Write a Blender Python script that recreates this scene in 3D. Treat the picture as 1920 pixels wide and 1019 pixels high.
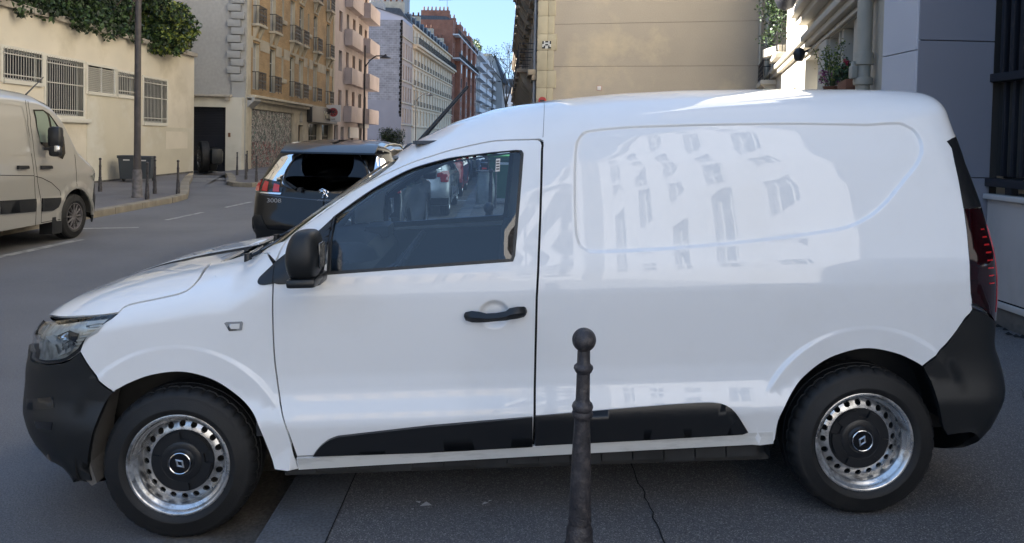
import bpy, bmesh, math, random
import numpy as np
from mathutils import Vector, Matrix
from mathutils.geometry import delaunay_2d_cdt
R = math.radians
random.seed(7); rng = np.random.default_rng(7)
scene = bpy.context.scene
for o in list(bpy.data.objects): bpy.data.objects.remove(o)
COL = scene.collection

# ---------------------------------------------------------------- camera
FPX, CX, CY = 1387., 960., 303.           # focal length and principal point in pixels of the 1920 px wide photograph
th, ps, ro = R(1.7), math.atan(15.9/FPX), R(1.2)
CAM = np.array([0., 0., 1.65])
fw = np.array([math.sin(ps)*math.cos(th), math.cos(ps)*math.cos(th), -math.sin(th)])
_r = np.array([math.cos(ps), -math.sin(ps), 0.]); _u = np.cross(_r, fw)
rt = math.cos(ro)*_r + math.sin(ro)*_u; up = math.cos(ro)*_u - math.sin(ro)*_r
cd = bpy.data.cameras.new('camera'); cam = bpy.data.objects.new('camera', cd); COL.objects.link(cam)
M = Matrix((list(rt)+[CAM[0]], list(up)+[CAM[1]], list(-fw)+[CAM[2]], [0,0,0,1]))
cam.matrix_world = Matrix(((rt[0],up[0],-fw[0],CAM[0]),(rt[1],up[1],-fw[1],CAM[1]),(rt[2],up[2],-fw[2],CAM[2]),(0,0,0,1)))
cd.sensor_width = 36; cd.lens = FPX/1920*36; cd.shift_y = -(509.5-CY)/1920; cd.clip_start = .05; cd.clip_end = 3000
scene.camera = cam

# ---------------------------------------------------------------- sky, sun, exposure
SUN_AZ, SUN_EL = R(-70), R(27)            # azimuth from +Y towards +X
SUN_E, SKY_E, EXPO = 5.0, .105, 2.8
w = bpy.data.worlds.new('World'); scene.world = w; w.use_nodes = True
nt = w.node_tree; bg = nt.nodes['Background']
sk = nt.nodes.new('ShaderNodeTexSky'); sk.sky_type = 'NISHITA'; sk.sun_disc = False
sk.sun_elevation = SUN_EL; sk.sun_rotation = SUN_AZ; sk.altitude = 50; sk.air_density = 1.0; sk.dust_density = .0; sk.ozone_density = 3
# the phone compressed the sky's range: the same curve over the whole dome
_gm = nt.nodes.new('ShaderNodeGamma'); _gm.inputs[1].default_value = .34; _hs = nt.nodes.new('ShaderNodeMix'); _hs.data_type = 'RGBA'; _hs.blend_type = 'MULTIPLY'; _hs.inputs['Factor'].default_value = 1; _hs.inputs['B'].default_value = (.58, .79, 1.10, 1)
nt.links.new(sk.outputs[0], _gm.inputs[0]); nt.links.new(_gm.outputs[0], _hs.inputs['A']); nt.links.new(_hs.outputs['Result'], bg.inputs[0]); bg.inputs[1].default_value = SKY_E
sl = bpy.data.lights.new('sun', 'SUN'); sl.energy = SUN_E; sl.angle = R(.5); sl.color = (1, .95, .88)
so = bpy.data.objects.new('sun', sl); COL.objects.link(so)
sd = Vector((math.sin(SUN_AZ)*math.cos(SUN_EL), math.cos(SUN_AZ)*math.cos(SUN_EL), math.sin(SUN_EL)))
so.rotation_euler = (-sd).to_track_quat('-Z', 'Y').to_euler(); so.location = (0, 0, 40)
scene.view_settings.view_transform = 'Standard'; scene.view_settings.look = 'None'
scene.view_settings.exposure = EXPO; scene.view_settings.gamma = 1
scene.view_settings.use_curve_mapping = False
scene.render.engine = 'CYCLES'
scene.cycles.max_bounces = 8; scene.cycles.diffuse_bounces = 4; scene.cycles.glossy_bounces = 4
scene.cycles.transparent_max_bounces = 12; scene.cycles.caustics_reflective = False; scene.cycles.caustics_refractive = False

# ---------------------------------------------------------------- materials
MATS = {}
def _n(nt, t, **k):
    n = nt.nodes.new(t)
    for a, b in k.items(): setattr(n, a, b)
    return n
def mat(name, col, rough=.6, metal=0, coat=0, coatr=.03, var=.0, vs=2., fine=0., fs=60., bump=0., bs=80., spec=.5, rvar=0, stretch=(1,1,1), stain_or_light=None, ss=.7, stn=.5, coord='Object'):
    """one procedural material: base colour with a broad variation, a fine grain, stains or painted light patches, and relief"""
    m = bpy.data.materials.new(name); m.use_nodes = True; nt = m.node_tree; L = nt.links
    p = nt.nodes['Principled BSDF']; p.inputs['Roughness'].default_value = rough; p.inputs['Metallic'].default_value = metal
    p.inputs['Coat Weight'].default_value = coat; p.inputs['Coat Roughness'].default_value = coatr
    p.inputs['Specular IOR Level'].default_value = spec
    col = tuple(col)+(1,) if len(col) == 3 else col
    p.inputs['Base Color'].default_value = col
    tc = _n(nt, 'ShaderNodeTexCoord'); mp = _n(nt, 'ShaderNodeMapping'); mp.inputs['Scale'].default_value = stretch
    L.new(tc.outputs[coord], mp.inputs[0])
    cur = None
    def mulcol(scale, amt, det, lo=.3, hi=.7):
        nonlocal cur
        nz = _n(nt, 'ShaderNodeTexNoise'); nz.inputs['Scale'].default_value = scale; nz.inputs['Detail'].default_value = det
        L.new(mp.outputs[0], nz.inputs['Vector'])
        mr = _n(nt, 'ShaderNodeMapRange'); mr.inputs['From Min'].default_value = lo; mr.inputs['From Max'].default_value = hi
        mr.inputs['To Min'].default_value = 1-amt; mr.inputs['To Max'].default_value = 1+amt
        L.new(nz.outputs['Fac'], mr.inputs['Value'])
        mx = _n(nt, 'ShaderNodeVectorMath', operation='SCALE')
        if cur is None: mx.inputs[0].default_value = col[:3]
        else: L.new(cur, mx.inputs[0])
        L.new(mr.outputs[0], mx.inputs['Scale']); cur = mx.outputs[0]
        return nz
    if var: mulcol(vs, var, 5)
    if fine: mulcol(fs, fine, 3)
    if stain_or_light is not None:
        nz = _n(nt, 'ShaderNodeTexNoise'); nz.inputs['Scale'].default_value = ss; nz.inputs['Detail'].default_value = 8; nz.inputs['Roughness'].default_value = .65
        L.new(mp.outputs[0], nz.inputs['Vector'])
        mr = _n(nt, 'ShaderNodeMapRange'); mr.inputs['From Min'].default_value = .5; mr.inputs['From Max'].default_value = .66; mr.inputs['To Max'].default_value = stn
        L.new(nz.outputs['Fac'], mr.inputs['Value'])
        mx = _n(nt, 'ShaderNodeMix', data_type='RGBA'); L.new(mr.outputs[0], mx.inputs['Factor'])
        if cur is None: mx.inputs['A'].default_value = col
        else: L.new(cur, mx.inputs['A'])
        mx.inputs['B'].default_value = tuple(stain_or_light)+(1,); cur = mx.outputs['Result']
    if cur is not None: L.new(cur, p.inputs['Base Color'])
    if bump:
        nz = _n(nt, 'ShaderNodeTexNoise'); nz.inputs['Scale'].default_value = bs; nz.inputs['Detail'].default_value = 4
        L.new(mp.outputs[0], nz.inputs['Vector'])
        b = _n(nt, 'ShaderNodeBump'); b.inputs['Strength'].default_value = bump; b.inputs['Distance'].default_value = .01
        L.new(nz.outputs['Fac'], b.inputs['Height']); L.new(b.outputs[0], p.inputs['Normal'])
    if rvar:
        nz = _n(nt, 'ShaderNodeTexNoise'); nz.inputs['Scale'].default_value = 6; nz.inputs['Detail'].default_value = 6
        L.new(mp.outputs[0], nz.inputs['Vector'])
        mr = _n(nt, 'ShaderNodeMapRange'); mr.inputs['To Min'].default_value = max(rough-rvar, .02); mr.inputs['To Max'].default_value = rough+rvar
        L.new(nz.outputs['Fac'], mr.inputs['Value']); L.new(mr.outputs[0], p.inputs['Roughness'])
    MATS[name] = m
    return m
def glass(name, tint, ior=1.5, rough=0.):
    m = bpy.data.materials.new(name); m.use_nodes = True; nt = m.node_tree; L = nt.links
    nt.nodes.remove(nt.nodes['Principled BSDF']); out = nt.nodes['Material Output']
    t = _n(nt, 'ShaderNodeBsdfTransparent'); t.inputs[0].default_value = tuple(tint)+(1,)
    g = _n(nt, 'ShaderNodeBsdfGlossy'); g.inputs['Roughness'].default_value = rough; g.inputs[0].default_value = (1,1,1,1)
    f = _n(nt, 'ShaderNodeFresnel'); f.inputs[0].default_value = ior
    mx = _n(nt, 'ShaderNodeMixShader'); L.new(f.outputs[0], mx.inputs[0]); L.new(t.outputs[0], mx.inputs[1]); L.new(g.outputs[0], mx.inputs[2])
    L.new(mx.outputs[0], out.inputs[0]); MATS[name] = m
    return m
def speckle(name, col, dots, rough=.85, scale=300., thr=.72, var=.2, vs=.55, bump=.35, patch=None, sheen=.4):
    """asphalt: aggregate specks, broad patches, fine relief"""
    m = mat(name, col, rough, var=var, vs=vs, fine=.35, fs=140, bump=bump, bs=220, spec=sheen, stain_or_light=patch, ss=.45, stn=.55)
    nt = m.node_tree; L = nt.links; p = nt.nodes['Principled BSDF']
    src = p.inputs['Base Color'].links[0].from_socket
    tc = _n(nt, 'ShaderNodeTexCoord'); v = _n(nt, 'ShaderNodeTexVoronoi'); v.inputs['Scale'].default_value = scale; v.inputs['Randomness'].default_value = 1
    L.new(tc.outputs['Object'], v.inputs['Vector'])
    sp = _n(nt, 'ShaderNodeSeparateColor'); L.new(v.outputs['Color'], sp.inputs[0])
    mr = _n(nt, 'ShaderNodeMapRange'); mr.inputs['From Min'].default_value = thr; mr.inputs['From Max'].default_value = 1.
    L.new(sp.outputs[0], mr.inputs['Value'])
    mx = _n(nt, 'ShaderNodeMix', data_type='RGBA'); L.new(mr.outputs[0], mx.inputs['Factor']); L.new(src, mx.inputs['A']); mx.inputs['B'].default_value = tuple(dots)+(1,)
    L.new(mx.outputs['Result'], p.inputs['Base Color'])
    return m
def brickmat(name, c1, c2, mortar, bw=.22, bh=.065, mort=.008, rough=.85, bump=.4, stain_or_light=None, stn=.4):
    """small bricks or blocks too far away to be told apart one by one; local x runs along the wall, z up"""
    m = bpy.data.materials.new(name); m.use_nodes = True; nt = m.node_tree; L = nt.links
    p = nt.nodes['Principled BSDF']; p.inputs['Roughness'].default_value = rough
    tc = _n(nt, 'ShaderNodeTexCoord'); s = _n(nt, 'ShaderNodeSeparateXYZ'); L.new(tc.outputs['Object'], s.inputs[0])
    ad = _n(nt, 'ShaderNodeMath', operation='ADD'); L.new(s.outputs[0], ad.inputs[0]); L.new(s.outputs[1], ad.inputs[1])
    c = _n(nt, 'ShaderNodeCombineXYZ'); L.new(ad.outputs[0], c.inputs[0]); L.new(s.outputs[2], c.inputs[1])
    b = _n(nt, 'ShaderNodeTexBrick'); b.inputs['Scale'].default_value = 1; b.inputs['Brick Width'].default_value = bw; b.inputs['Row Height'].default_value = bh
    b.inputs['Mortar Size'].default_value = mort; b.inputs['Color1'].default_value = tuple(c1)+(1,); b.inputs['Color2'].default_value = tuple(c2)+(1,); b.inputs['Mortar'].default_value = tuple(mortar)+(1,)
    L.new(c.outputs[0], b.inputs['Vector'])
    nz = _n(nt, 'ShaderNodeTexNoise'); nz.inputs['Scale'].default_value = .9; nz.inputs['Detail'].default_value = 6; L.new(tc.outputs['Object'], nz.inputs['Vector'])
    mr = _n(nt, 'ShaderNodeMapRange'); mr.inputs['From Min'].default_value = .3; mr.inputs['From Max'].default_value = .7; mr.inputs['To Min'].default_value = .78; mr.inputs['To Max'].default_value = 1.2
    L.new(nz.outputs['Fac'], mr.inputs['Value'])
    v = _n(nt, 'ShaderNodeVectorMath', operation='SCALE'); L.new(b.outputs['Color'], v.inputs[0]); L.new(mr.outputs[0], v.inputs['Scale'])
    L.new(v.outputs[0], p.inputs['Base Color'])
    bp = _n(nt, 'ShaderNodeBump'); bp.inputs['Strength'].default_value = bump; bp.inputs['Distance'].default_value = .006; bp.invert = True
    L.new(b.outputs['Fac'], bp.inputs['Height']); L.new(bp.outputs[0], p.inputs['Normal'])
    MATS[name] = m
    return m

mat('white_paint', (.80,.81,.82), .5, spec=.2, coat=1., coatr=.004, stain_or_light=(.66,.65,.62), ss=1.4, stn=.22)
mat('grey_paint', (.47,.45,.40), .35, metal=.35, coat=1., coatr=.03)
mat('black_paint', (.003,.0035,.005), .3, spec=.2, coat=.7, coatr=.02)
mat('silver_paint', (.50,.50,.47), .35, metal=.4, coat=1., coatr=.03)
mat('dark_blue_paint', (.02,.03,.05), .3, coat=1., coatr=.03)
mat('red_paint', (.35,.03,.03), .3, coat=1., coatr=.03)
mat('black_plastic', (.008,.009,.010), .5, bump=.10, bs=700, rvar=.08)
mat('smooth_black_plastic', (.010,.011,.013), .36, var=.1)
mat('gloss_black', (.004,.004,.005), .08, coat=.5)
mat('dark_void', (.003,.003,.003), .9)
mat('underbody_metal', (.02,.02,.02), .8, var=.4, vs=8)
mat('tyre_rubber', (.0055,.0055,.006), .66, var=.25, vs=9, bump=.12, bs=160, stain_or_light=(.018,.017,.015), ss=7, stn=.35)
mat('badge_silver', (.45,.46,.47), .25, metal=.5)
mat('van_pane', (.22,.27,.21), .08, spec=.7)
mat('wheel_steel', (.60,.60,.60), .27, metal=.85, var=.22, vs=12, rvar=.12, stain_or_light=(.06,.05,.04), ss=14, stn=.75)
mat('chrome', (.75,.76,.78), .12, metal=1)
mat('dull_chrome', (.45,.45,.46), .28, metal=1)
mat('lamp_reflector', (.78,.76,.70), .2, metal=.4, var=.5, vs=22)
mat('lamp_dark', (.03,.03,.033), .25)
mat('lamp_white', (.7,.7,.68), .2)
mat('amber', (.6,.25,.03), .3)
mat('red_lens', (.30,.008,.010), .10, coat=1)
mat('dark_red_lens', (.014,.0006,.0015), .08, coat=1)
mat('bright_red_lens', (.55,.02,.02), .15, coat=1)
mat('seat_fabric', (.03,.034,.04), .9, fine=.3, fs=300)
mat('dash_plastic', (.028,.03,.034), .6)
mat('door_trim', (.045,.055,.07), .7)
mat('sill_grime', (.66,.66,.64), .5, coat=.3, coatr=.2, stain_or_light=(.12,.11,.09), ss=9, stn=.25, stretch=(.6,1,3))
mat('bollard_iron', (.030,.027,.030), .5, var=.35, vs=22, fine=.25, fs=160, bump=.35, bs=120, rvar=.12, stain_or_light=(.13,.11,.10), ss=32, stn=.5)
mat('lamp_post_iron', (.05,.043,.042), .6, var=.2, vs=6, stain_or_light=(.12,.10,.09), ss=5, stn=.4)
glass('side_glass', (.56,.70,.84), 1.72)
glass('clear_lens', (.86,.88,.88), 1.5)
glass('dark_glass', (.10,.12,.14), 1.55)
glass('black_glass', (.02,.025,.03), 1.6)
mat('window_glass', (.02,.025,.03), .06, spec=.9)
mat('window_white', (.55,.55,.52), .6)
mat('curtain', (.42,.42,.40), .9, var=.15, vs=3, stretch=(8,8,.4))
speckle('asphalt_road', (.125,.123,.128), (.19,.19,.19), patch=(.150,.147,.150))
speckle('asphalt_pavement', (.108,.103,.105), (.30,.29,.27), scale=260, thr=.80, patch=(.082,.078,.080))
speckle('asphalt_far_pavement', (.14,.134,.138), (.16,.15,.14), patch=(.07,.067,.07))
mat('gutter_stone', (.12,.105,.09), .8, var=.3, vs=3, fine=.3, fs=70, bump=.4, bs=60, stain_or_light=(.035,.03,.027), ss=2.5, stn=.6)
mat('kerb_granite', (.105,.108,.116), .8, var=.15, vs=4, fine=.35, fs=90, bump=.35, bs=70, stain_or_light=(.06,.058,.055), ss=3, stn=.5)
mat('kerb_far', (.24,.21,.16), .85, var=.25, vs=3, stain_or_light=(.12,.10,.08), ss=2, stn=.6)
mat('road_paint', (.30,.295,.28), .8, var=.25, vs=5, stain_or_light=(.08,.08,.08), ss=6, stn=.85)
mat('crack_dirt', (.010,.010,.010), .95)
mat('beige_render', (.70,.635,.51), .9, var=.07, vs=.6, stain_or_light=(.42,.36,.25), ss=.5, stn=.45, bump=.2, bs=15)
mat('white_render', (.66,.63,.54), .9, var=.06, vs=.7, stain_or_light=(.45,.42,.35), ss=.8, stn=.4)
mat('lower_render', (.60,.55,.43), .9, var=.08, vs=.8, stain_or_light=(.70,.68,.60), ss=.55, stn=.7)
mat('coping_stone', (.42,.38,.32), .9, var=.2, vs=2, stain_or_light=(.2,.19,.17), ss=1.5, stn=.5)
mat('bar_metal', (.50,.48,.42), .6)
mat('leaf_green', (.045,.085,.022), .55, var=.35, vs=5)
mat('leaf_dark', (.016,.032,.012), .6, var=.35, vs=5)
mat('leaf_yellow', (.20,.24,.04), .55, var=.3, vs=5)
mat('bark', (.06,.045,.03), .9, var=.3, vs=8)
mat('bin_plastic', (.045,.055,.065), .5, var=.08, vs=3)
mat('bin_green', (.02,.09,.05), .5)
mat('bin_lime', (.10,.30,.07), .5)
mat('window_surround_paint', (.72,.68,.58), .85)
mat('garage_door', (.012,.014,.022), .5)
mat('grey_gable_render', (.40,.39,.37), .95, var=.08, vs=.5, fine=.06, fs=8, stain_or_light=(.33,.32,.30), ss=.6, stn=.5, bump=.3, bs=9)
mat('grey_stone_trim', (.36,.36,.35), .9, var=.1, vs=2)
mat('pale_stone', (.50,.45,.35), .85, var=.12, vs=2, stain_or_light=(.30,.26,.20), ss=1.2, stn=.45)
brickmat('yellow_brick', (.50,.33,.16), (.42,.27,.12), (.34,.27,.18))
brickmat('red_brick', (.36,.13,.07), (.28,.10,.055), (.25,.18,.14))
brickmat('grey_rubble', (.225,.235,.265), (.175,.185,.21), (.26,.27,.30), bw=.62, bh=.30, mort=.035, bump=.6)
mat('grey_blue_render', (.22,.23,.27), .95, var=.08, vs=.4)
mat('pale_blue_render', (.38,.41,.50), .9, var=.04, vs=.4)
mat('pink_concrete', (.54,.46,.43), .85, var=.08, vs=.8, stain_or_light=(.36,.30,.28), ss=.7, stn=.4)
mat('brown_shutter', (.17,.085,.045), .7, var=.2, vs=2)
mat('cream_stone', (.72,.58,.41), .85, var=.07, vs=.5, stain_or_light=(.42,.36,.27), ss=.35, stn=.4)
mat('pink_stone', (.44,.37,.33), .85, var=.08, vs=.5, stain_or_light=(.30,.25,.22), ss=.4, stn=.4)
mat('white_facade', (.60,.61,.62), .8, var=.05, vs=.4)
mat('slate_roof', (.06,.07,.085), .5, var=.25, vs=2.5)
mat('zinc', (.26,.28,.31), .45, metal=.3, var=.15, vs=2)
mat('iron_railing', (.012,.012,.014), .5)
mat('terracotta', (.17,.07,.04), .8, var=.2, vs=3)
mat('haussmann_stone', (.27,.225,.17), .85, var=.16, vs=1.5, stain_or_light=(.12,.10,.08), ss=.9, stn=.6)
mat('quoin_stone', (.44,.385,.27), .88, var=.12, vs=1.6, stain_or_light=(.30,.26,.19), ss=1.2, stn=.5)
mat('gable_plaster', (.40,.345,.275), .92, var=.10, vs=.35, fine=.05, fs=30, stain_or_light=(.58,.48,.33), ss=.26, stn=.85, bump=.15, bs=6)  # pale blotches are reflected sunlight painted into the plaster colour
mat('joint_dark', (.05,.045,.04), .95)
mat('side_stone', (.46,.43,.37), .85, var=.08, vs=1., stain_or_light=(.40,.37,.31), ss=.8, stn=.4)
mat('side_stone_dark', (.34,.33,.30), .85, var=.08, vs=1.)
mat('grey_panel', (.215,.22,.255), .45, var=.03, vs=1., rvar=.05)
mat('light_panel', (.50,.51,.56), .45, var=.03, vs=1.)
mat('dark_steel', (.022,.024,.032), .42, metal=.2)
mat('plinth_white', (.44,.42,.41), .8, var=.06, vs=2.5, stain_or_light=(.33,.31,.30), ss=2.2, stn=.5, stretch=(1,1,.45))
mat('plinth_cap', (.52,.51,.50), .7, var=.05, vs=3)
mat('concrete_dirty', (.13,.12,.11), .9, var=.25, vs=4, stain_or_light=(.05,.05,.045), ss=5, stn=.7)
mat('downpipe_paint', (.40,.37,.31), .55, var=.08, vs=4)
mat('petal_red', (.45,.02,.05), .6); mat('petal_purple', (.20,.03,.14), .6); mat('petal_pink', (.6,.3,.4), .6)
mat('shop_black', (.018,.018,.02), .45)
mat('sign_white', (.62,.60,.58), .6); mat('sign_red', (.38,.05,.05), .6); mat('sign_dark', (.05,.04,.04), .6); mat('sign_cream', (.55,.50,.36), .6)
mat('tile_black', (.015,.015,.015), .3); mat('tile_white', (.65,.64,.60), .3)
mat('plastic_bag', (.25,.26,.25), .35, var=.2, vs=9)
mat('scooter_grey', (.12,.11,.11), .6, var=.4, vs=12)
mat('sunlit_white', (.33,.325,.32), .8, var=.04, vs=.5)
mat('beige_apartment', (.50,.45,.36), .85, var=.08, vs=.5)
mat('bounce_ground', (.26,.255,.25), .85, var=.1, vs=.8)  # bounce colour of the added ground behind the camera
mat('dirt_film', (.20,.19,.17), .8)

# ---------------------------------------------------------------- helpers
def tag(o, label=None, cat=None, group=None, kind=None):
    for k, v in (('label', label), ('category', cat), ('group', group), ('kind', kind)):
        if v: o[k] = v
    return o
def thing(name, label, cat, loc=(0,0,0), rz=0, group=None, mw=None):
    o = bpy.data.objects.new(name, None); COL.objects.link(o); o.empty_display_size = .2
    o.location = loc; o.rotation_euler = (0, 0, rz)
    if mw is not None: o.matrix_world = mw
    return tag(o, label, cat, group)
def link(name, me, parent=None, loc=None, rot=None):
    o = bpy.data.objects.new(name, me); COL.objects.link(o)
    if parent is not None: o.parent = parent
    if loc is not None: o.location = loc
    if rot is not None: o.rotation_euler = rot
    return o
def mk(name, verts, faces, mats, parent=None, smooth=None, fm=None, loc=None, rot=None, normals=None):
    me = bpy.data.meshes.new(name); me.from_pydata([tuple(map(float, v)) for v in verts], [], [tuple(map(int, f)) for f in faces])
    if isinstance(mats, str): mats = [mats]
    for m in mats: me.materials.append(MATS[m])
    if fm is not None: me.polygons.foreach_set('material_index', np.array(fm, dtype=np.int32))
    me.update()
    if smooth is not None:
        me.shade_smooth()
        if smooth < 180: me.set_sharp_from_angle(angle=R(smooth))
    if normals is not None:
        me.shade_smooth(); me.normals_split_custom_set(normals)
    return link(name, me, parent, loc, rot)
class MB:
    "collects shapes into ONE mesh"
    def __init__(s): s.v = []; s.f = []; s.m = []
    def add(s, v, f, m=0):
        n = len(s.v); s.v += [tuple(p) for p in v]; s.f += [tuple(i+n for i in q) for q in f]; s.m += [m]*len(f); return s
    def box(s, x0, x1, y0, y1, z0, z1, m=0):
        if x0 > x1: x0, x1 = x1, x0
        if y0 > y1: y0, y1 = y1, y0
        if z0 > z1: z0, z1 = z1, z0
        v = [(x,y,z) for z in (z0,z1) for y in (y0,y1) for x in (x0,x1)]
        return s.add(v, [(0,2,3,1),(4,5,7,6),(0,1,5,4),(2,6,7,3),(0,4,6,2),(1,3,7,5)], m)
    def bbox(s, x0, x1, y0, y1, z0, z1, b=.01, m=0):
        "box with chamfered edges"
        if x0 > x1: x0, x1 = x1, x0
        if y0 > y1: y0, y1 = y1, y0
        if z0 > z1: z0, z1 = z1, z0
        b = min(b, (x1-x0)*.45, (y1-y0)*.45, (z1-z0)*.45)
        bm = bmesh.new(); bmesh.ops.create_cube(bm, size=1)
        for q in bm.verts: q.co = Vector(((x0+x1)/2+q.co.x*(x1-x0), (y0+y1)/2+q.co.y*(y1-y0), (z0+z1)/2+q.co.z*(z1-z0)))
        bmesh.ops.bevel(bm, geom=bm.edges[:], offset=b, segments=2, affect='EDGES', profile=.6)
        bm.verts.index_update(); s.add([q.co[:] for q in bm.verts], [[q.index for q in f.verts] for f in bm.faces], m); bm.free(); return s
    def prism(s, poly, a, b, axis='y', m=0):
        "polygon in the plane across axis, extruded from a to b"
        n = len(poly)
        if axis == 'y': P = lambda p, t: (p[0], t, p[1])
        elif axis == 'x': P = lambda p, t: (t, p[0], p[1])
        else: P = lambda p, t: (p[0], p[1], t)
        v = [P(p, a) for p in poly]+[P(p, b) for p in poly]
        area = sum(poly[i][0]*poly[(i+1)%n][1]-poly[(i+1)%n][0]*poly[i][1] for i in range(n))
        flip = (area > 0) ^ (b > a) ^ (axis == 'y')
        f = [tuple(range(n)), tuple(range(2*n-1, n-1, -1))]+[(i, i+n, (i+1)%n+n, (i+1)%n) for i in range(n)]
        if not flip: pass
        else: f = [tuple(reversed(q)) for q in f]
        return s.add(v, f, m)
    def cyl(s, p0, p1, r0, r1=None, n=12, m=0, cap=True):
        r1 = r0 if r1 is None else r1
        p0 = Vector(p0); p1 = Vector(p1); d = (p1-p0).normalized(); a = d.orthogonal().normalized(); b = d.cross(a)
        v = []
        for p, r in ((p0, r0), (p1, r1)):
            for i in range(n):
                t = 2*math.pi*i/n; v.append(p+(a*math.cos(t)+b*math.sin(t))*r)
        f = [(i, (i+1)%n, (i+1)%n+n, i+n) for i in range(n)]
        if cap: f += [tuple(range(n-1,-1,-1)), tuple(range(n, 2*n))]
        return s.add(v, f, m)
    def tube(s, pts, r, n=8, m=0):
        for a, b, in zip(pts[:-1], pts[1:]): s.cyl(a, b, r, r, n, m)
        return s
    def lathe(s, prof, n=32, axis='z', o=(0,0,0), m=0, closed=False, fm=None):
        "profile [(r, h)] turned about an axis through o"
        v = []
        for r, h in prof:
            for i in range(n):
                t = 2*math.pi*i/n; c, q = r*math.cos(t), r*math.sin(t)
                v.append({'z': (o[0]+c, o[1]+q, o[2]+h), 'y': (o[0]+c, o[1]+h, o[2]+q), 'x': (o[0]+h, o[1]+c, o[2]+q)}[axis])
        f = []; K = len(prof)
        for k in range(K if closed else K-1):
            k2 = (k+1) % K
            for i in range(n):
                q = (k*n+i, k*n+(i+1)%n, k2*n+(i+1)%n, k2*n+i)
                f.append(q if axis != 'y' else q[::-1])
        return s.add(v, f, m)
    def build(s, name, mats, parent=None, smooth=None, loc=None, rot=None, normalfix=False):
        if isinstance(mats, str): mats = [mats]
        o = mk(name, s.v, s.f, mats, parent, None, s.m if len(mats) > 1 else None, loc, rot)
        if normalfix:
            bm = bmesh.new(); bm.from_mesh(o.data); bmesh.ops.remove_doubles(bm, verts=bm.verts, dist=1e-5); bmesh.ops.recalc_face_normals(bm, faces=bm.faces); bm.to_mesh(o.data); bm.free()
        if smooth is not None:
            o.data.shade_smooth(); o.data.set_sharp_from_angle(angle=R(smooth))
        return o
def part(name, mats, parent, fn, smooth=None, **k):
    b = MB(); fn(b); return b.build(name, mats, parent, smooth, **k)
def boxpart(name, m, parent, *a, b=0, **k):
    q = MB()
    q.bbox(*a, b=b) if b else q.box(*a)
    return q.build(name, m, parent, 30 if b else None, **k)
def share(o, name=None, parent=None, loc=None, rot=None):
    c = o.copy(); COL.objects.link(c)
    if name: c.name = name
    if parent is not None: c.parent = parent
    if loc is not None: c.location = loc
    if rot is not None: c.rotation_euler = rot
    return c
def copy_tree(o, parent=None):
    c = o.copy(); COL.objects.link(c); c.parent = parent
    for ch in list(o.children): copy_tree(ch, c)
    return c
def text_mesh(name, body, size, m, parent, mw, depth=.002, squash=1., font_shear=0.):
    cu = bpy.data.curves.new(name, 'FONT'); cu.body = body; cu.size = size; cu.extrude = depth; cu.align_x = 'CENTER'; cu.align_y = 'CENTER'; cu.shear = font_shear
    t = bpy.data.objects.new(name, cu); COL.objects.link(t)
    me = bpy.data.meshes.new_from_object(t.evaluated_get(bpy.context.evaluated_depsgraph_get()))
    bpy.data.objects.remove(t); me.materials.clear(); me.materials.append(MATS[m])
    for v in me.vertices: v.co.x *= squash
    o = link(name, me, parent); o.matrix_local = mw
    return o

# ---- 2-D triangulation of an outline with holes
def resample(P, step, closed=True):
    P = np.asarray(P, float); out = []
    n = len(P)
    for i in range(n if closed else n-1):
        a, b = P[i], P[(i+1) % n]; L = np.hypot(*(b-a)); k = max(1, int(math.ceil(L/step)))
        for j in range(k): out.append(a+(b-a)*j/k)
    if not closed: out.append(P[-1])
    return np.array(out)
def chaikin(P, it=2, closed=True, keep=35):
    "rounds an outline a little; corners sharper than keep degrees are rounded too unless marked"
    P = np.asarray(P, float)
    for _ in range(it):
        Q = []
        n = len(P)
        for i in range(n if closed else n-1):
            a, b = P[i], P[(i+1) % n]; Q += [a*.75+b*.25, a*.25+b*.75]
        if not closed: Q = [P[0]]+Q+[P[-1]]
        P = np.array(Q)
    return P
def spline(P, step=.02, closed=False):
    "Catmull-Rom through open points"
    P = np.asarray(P, float); Q = np.vstack([2*P[0]-P[1], P, 2*P[-1]-P[-2]]); out = []
    for i in range(1, len(Q)-2):
        a, b, c, d = Q[i-1:i+3]; k = max(2, int(np.hypot(*(c-b))/step))
        for j in range(k):
            t = j/k; out.append(.5*((2*b)+(-a+c)*t+(2*a-5*b+4*c-d)*t*t+(-a+3*b-3*c+d)*t**3))
    out.append(P[-1]); return np.array(out)
def signed(px, py, P):
    P = np.asarray(P); A = P; B = np.roll(P, -1, 0); d = np.full(px.shape, 1e9); ins = np.zeros(px.shape, bool)
    for (ax, ay), (bx, by) in zip(A, B):
        ex, ey = bx-ax, by-ay; L = ex*ex+ey*ey+1e-18
        t = np.clip(((px-ax)*ex+(py-ay)*ey)/L, 0, 1); d = np.minimum(d, np.hypot(px-ax-t*ex, py-ay-t*ey))
        if ay != by:
            c = ((ay > py) != (by > py)); ins ^= c & (px < (bx-ax)*(py-ay)/(by-ay)+ax)
    return np.where(ins, -d, d)
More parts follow.
